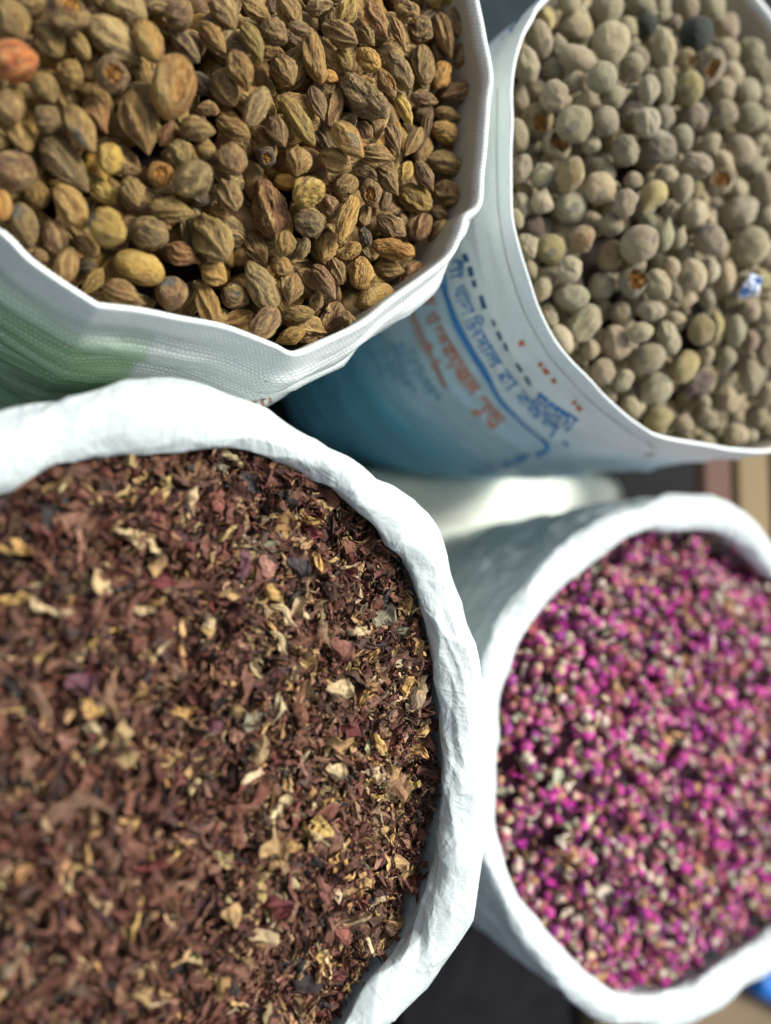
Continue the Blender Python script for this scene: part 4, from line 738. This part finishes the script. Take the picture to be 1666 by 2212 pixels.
def heap_petals():
    items = []
    for k in range(NP):
        sh = SHR[si[k]]; fl = dep_[k] < .004
        R = rot(rng.uniform(0, 6.28), rng.normal(0, .6 if fl else 1.0), rng.normal(0, 1.3)); V = sh[0] @ R.T * size[k] * 1.0
        V = V + np.array([X[k, 0], X[k, 1], zz[k] - dep_[k]]); c = pc[ci[k]] * (np.array((.68, .71, .62)) if ci[k] < 8 else .92) * (1 + rng.normal(0, .14)) * (1 + rng.normal(0, .05, 3))
        items.append((V, sh[1], c, dep_[k], size[k], ci[k], si[k], False, 'shred'))
    base = [k for k in range(len(SHR))]
    for x, y, l, w, a, c, nm in pt:
        P = H3.hit(np.array([x]), np.array([y]))[0]; _, d = project(P); bx, by, bz = basis(a, rng.uniform(-.1, .1), 0); want = w / l
        best = min(base, key=lambda q: abs((np.ptp(SHR[q][0][:, 1]) / np.ptp(SHR[q][0][:, 0])) - want) + rng.uniform(0, .06)); V, F = SHR[best][:2]
        if l > 150 or nm == 'chip':
            V = V.copy(); V[:, 2] *= .25
        V = (V - V.mean(0)) / np.array([np.ptp(V[:, 0]), np.ptp(V[:, 1]) + 1e-6, max(np.ptp(V[:, 0]), .3)]); ll = l / FPX * d
        Q = P + bz * (V[:, :1] * ll) + by * (V[:, 1:2] * w / FPX * d) + bx * (V[:, 2:3] * ll * .9 + .0060)
        col = pc[c] * (1 + rng.normal(0, .06)) if l < 150 else np.array((.20, .115, .075))
        items.append((Q, F, col, -1, ll, c, best, True, nm))
    return items
IT = heap_petals()
def build_parts(items, order_n, mat, obname, massname, masslabel, cat, group, labeler, H):
    cen = np.array([i[0].mean(0) for i in items]); q, d = project(cen)
    inn = (q[:, 0] > 15) & (q[:, 0] < 1650) & (q[:, 1] > 15) & (q[:, 1] < 2200) & (H.L.dist(cen[:, :2]) > .03)
    score = np.array([(i[4] / dd) * (1.0 if i[3] < .004 else .02) * (5 if i[7] else 1) for i, dd in zip(items, d)]) * np.where(inn, 1, .01)
    top = set(np.argsort(-score)[:order_n].tolist()); VV, FF, CC, AA = [], [], [], []; o_ = 0; singles = []
    for k, it in enumerate(items):
        cols = np.tile(it[2], (len(it[0]), 1)) if np.ndim(it[2]) == 1 else it[2]
        n_ = len(it[0]); fu = SHR[it[6]][2] if n_ == len(SHR[0][0]) else it[0][:, :2] * 200; at_ = np.column_stack([fu, np.full(n_, (k * .618) % 1.0)])
        if k in top:
            me = mesh_from(obname, it[0] - cen[k], it[1], mat, cols, dict(fu=at_[:, 0], fv=at_[:, 1], fr=at_[:, 2]), smooth=False); o = link(obname, me, None, cen[k]); singles.append((o, it, q[k]))
        else: VV.append(it[0]); FF.append(it[1] + o_); CC.append(cols); AA.append(at_); o_ += len(it[0])
    A_ = np.concatenate(AA); tag(link(massname, mesh_from(massname, np.concatenate(VV), np.concatenate(FF), mat, np.concatenate(CC), dict(fu=A_[:, 0], fv=A_[:, 1], fr=A_[:, 2]), smooth=False)), masslabel, cat, kind='stuff')
    labeler(singles)
WID = lambda it: np.ptp(SHR[it[6]][0][:, 1]) / np.ptp(SHR[it[6]][0][:, 0])
def place_words(singles, desc, cat, group):
    from collections import Counter
    Xq = np.array([s[2] for s in singles]); ds = [desc(s[1]) for s in singles]; cnt = Counter(ds); taken = set()
    for k, (o, it, q) in enumerate(singles):
        d = np.hypot(*(Xq - Xq[k]).T); order = [j for j in np.argsort(d) if j != k][:10]; near = sorted(order[:6], key=lambda j: cnt[ds[j]])
        c = [ds[k] + ' on the heap'] if cnt[ds[k]] == 1 else []
        c += [f'{ds[k]} beside the {ds[j]}' for j in near]
        for j in near:
            dx, dy = Xq[k] - Xq[j]; w = ('below' if dy > 0 else 'above') if abs(dy) > abs(dx) else ('right of' if dx > 0 else 'left of'); c.append(f'{ds[k]} just {w} the {ds[j]}')
        c += [f'{ds[k]} between the {ds[a]} and the {ds[b]}' for a in near[:4] for b in near[:4] if a < b]
        pick = next((s for s in c if s not in taken and len(s.split()) <= 16), c[-1]); taken.add(pick); tag(o, pick, cat, group)
def dpet(it):
    z = 'large ' if it[4] > .018 else 'small ' if it[4] < .013 else ''
    k = it[8] if it[8] != 'shred' else ('thread' if WID(it) < .2 else 'narrow shred' if WID(it) < .34 else 'curled shred' if WID(it) < .5 else 'broad petal')
    return f'{z}{PN[it[5]]} {k}' if not (it[4] > .04) else 'big flat brown bark chip'
build_parts(IT, 300, lm, 'dried_petal', 'petal_mass', 'dark red and brown shredded petals filling the sack with rolled rim', 'dried petals', None, lambda s: place_words(s, dpet, 'dried petal', 'dried petal pieces on top of the petal heap'), H3)
tag(link('petal_bed', H3.base('petal_bed', dirt_shade, .024)), 'dark shade-coloured bottom layer below the shredded petals', 'dried petals', kind='stuff')
# crumbs and hair-fine threads between the petals
NC_ = 9000; Xc = scatter(H3, NC_, .010); zc = H3.z(Xc[:, 0], Xc[:, 1]) - rng.uniform(-.001, .008, NC_); V0 = np.array([[-.5,-.2,0],[.5,-.12,.1],[.45,.2,0],[-.45,.15,.12],[0,0,.25],[0,0,-.15]]); F0 = np.array([[0,1,4],[1,2,4],[2,3,4],[3,0,4],[1,0,5],[2,1,5],[3,2,5],[0,3,5]])
VV = np.empty((NC_, 6, 3)); CC = np.empty((NC_, 6, 3))
for k in range(NC_):
    th = rng.random() < .35; s = rng.uniform(.0012, .0032); sc = np.array([2.6, .28, .35]) * s if th else np.array([1, 1, 1]) * s
    VV[k] = (V0 * sc) @ rot(rng.uniform(0, 6.28), rng.normal(0, .5), rng.normal(0, .5)).T + [Xc[k, 0], Xc[k, 1], zc[k]]; CC[k] = pc[rng.choice(len(PC), p=pw)] * rng.uniform(.7, 1.15)
tag(link('petal_crumbs', mesh_from('petal_crumbs', VV.reshape(-1, 3), (F0[None] + 6 * np.arange(NC_)[:, None, None]).reshape(-1, 3), lm, CC.reshape(-1, 3), smooth=False)), 'fine brown crumbs and threads sprinkled through the petal heap', 'crumbs', kind='stuff')
# ---- rosebuds
def bud(seed, nu=20, nv=14):
    r = np.random.default_rng(seed); th = np.linspace(0, np.pi, nv); ph = np.linspace(0, 2 * np.pi, nu, endpoint=False); PH, TH = np.meshgrid(ph, th, indexing='ij'); z = -np.cos(TH)
    S = np.stack([np.cos(PH) * np.sin(TH), np.sin(PH) * np.sin(TH), z], -1)
    sp = np.abs(np.sin((PH + z * r.uniform(.8, 1.6) + vn(S, seed)) * 2.5)); R = np.sin(TH) ** .8 * (.62 - .12 * z) * (1 + .30 * sp * sstep(-.5, .2, z) + .28 * fbm(S * 2.2, seed, 2))
    zz = z * .85 + .12 * fbm(S * 3, seed + 1, 2) * sstep(0, .6, z)
    cal = 1 - sstep(-.42, -.12, z + .3 * np.cos(PH * 5 + seed) * .4)
    P = np.stack([R * np.cos(PH), R * np.sin(PH), zz], -1); P[:, 0] = P[:, 0].mean(0); P[:, -1] = P[:, -1].mean(0)
    return P.reshape(-1, 3), gridF(nu, nv, True), cal.reshape(-1), sp.reshape(-1) * sstep(.1, .8, z).reshape(-1)
BUD = [bud(1200 + k) for k in range(14)]
mag = [(.46,.018,.27),(.30,.012,.22),(.56,.045,.33),(.13,.010,.08),(.36,.07,.12),(.27,.018,.23),(.48,.15,.22)]; cream = [(.58,.44,.27),(.46,.42,.29),(.66,.57,.45),(.48,.28,.13),(.34,.35,.24),(.22,.11,.06)]
MN = ['magenta','deep purple','bright pink','dark plum','rosy red','violet','pale pink']
NB = 4300; Xb = scatter(H4, NB, .006); zb = H4.z(Xb[:, 0], Xb[:, 1]); db = rng.uniform(0, 1, NB) * .020; RI = []
for k in range(NB):
    P0, F, cal, sp = BUD[rng.integers(len(BUD))]; s = rng.uniform(.0037, .0076); loose = rng.random() < .46
    if loose:                                            # a single dry petal or sepal
        sh = SHR[rng.integers(len(SHR))]; V = sh[0] @ rot(rng.uniform(0, 6.28), rng.normal(0, .5), rng.normal(0, .5)).T * s * 2.3; mi = rng.integers(len(mag)); cr_ = rng.random() < .62
        c = np.array(cream[rng.integers(len(cream))] if cr_ else mag[mi]) * rng.uniform(.8, 1.15); cols = np.tile(c, (len(V), 1)); F = sh[1]; nm = ('cream sepal' if cr_ else MN[mi] + ' loose petal')
    else:
        mi = rng.integers(len(mag)); R = rot(rng.uniform(0, 6.28), rng.uniform(.2, 2.9), rng.uniform(0, 6.28)); V = P0 @ R.T * s
        c = np.array(mag[mi]) * rng.uniform(.85, 1.2); cc = np.array(cream[rng.integers(len(cream))]); e = .35 * sp[:, None]
        cols = c * (1 - e) + np.array((.55, .28, .33)) * e; cols = cols * (1 - cal[:, None]) + cc * cal[:, None]; nm = MN[mi] + ' rosebud'
    V = V + np.array([Xb[k, 0], Xb[k, 1], zb[k] - db[k]])
    RI.append((V, F, cols, db[k], s * 2, 0, 0, False, nm))
def drose(it): return ('plump ' if it[4] > .0118 else 'tiny ' if it[4] < .0085 else 'small ') + it[8]
build_parts(RI, 300, rm, 'rosebud', 'rosebud_mass', 'magenta and cream dried rosebuds filling the lower right sack', 'rosebuds', None, lambda s: place_words(s, drose, 'rosebud', 'rosebuds on top of the rosebud heap'), H4)
tag(link('rosebud_bed', H4.base('rosebud_bed', plain_mat('rose_gap_shade', (.025, .005, .012), .9, .4, 80, .002), .014)), 'dark shade-coloured bottom layer below the rosebuds', 'rosebuds', kind='stuff')  # shade between the buds is put into the dark colour of this bed
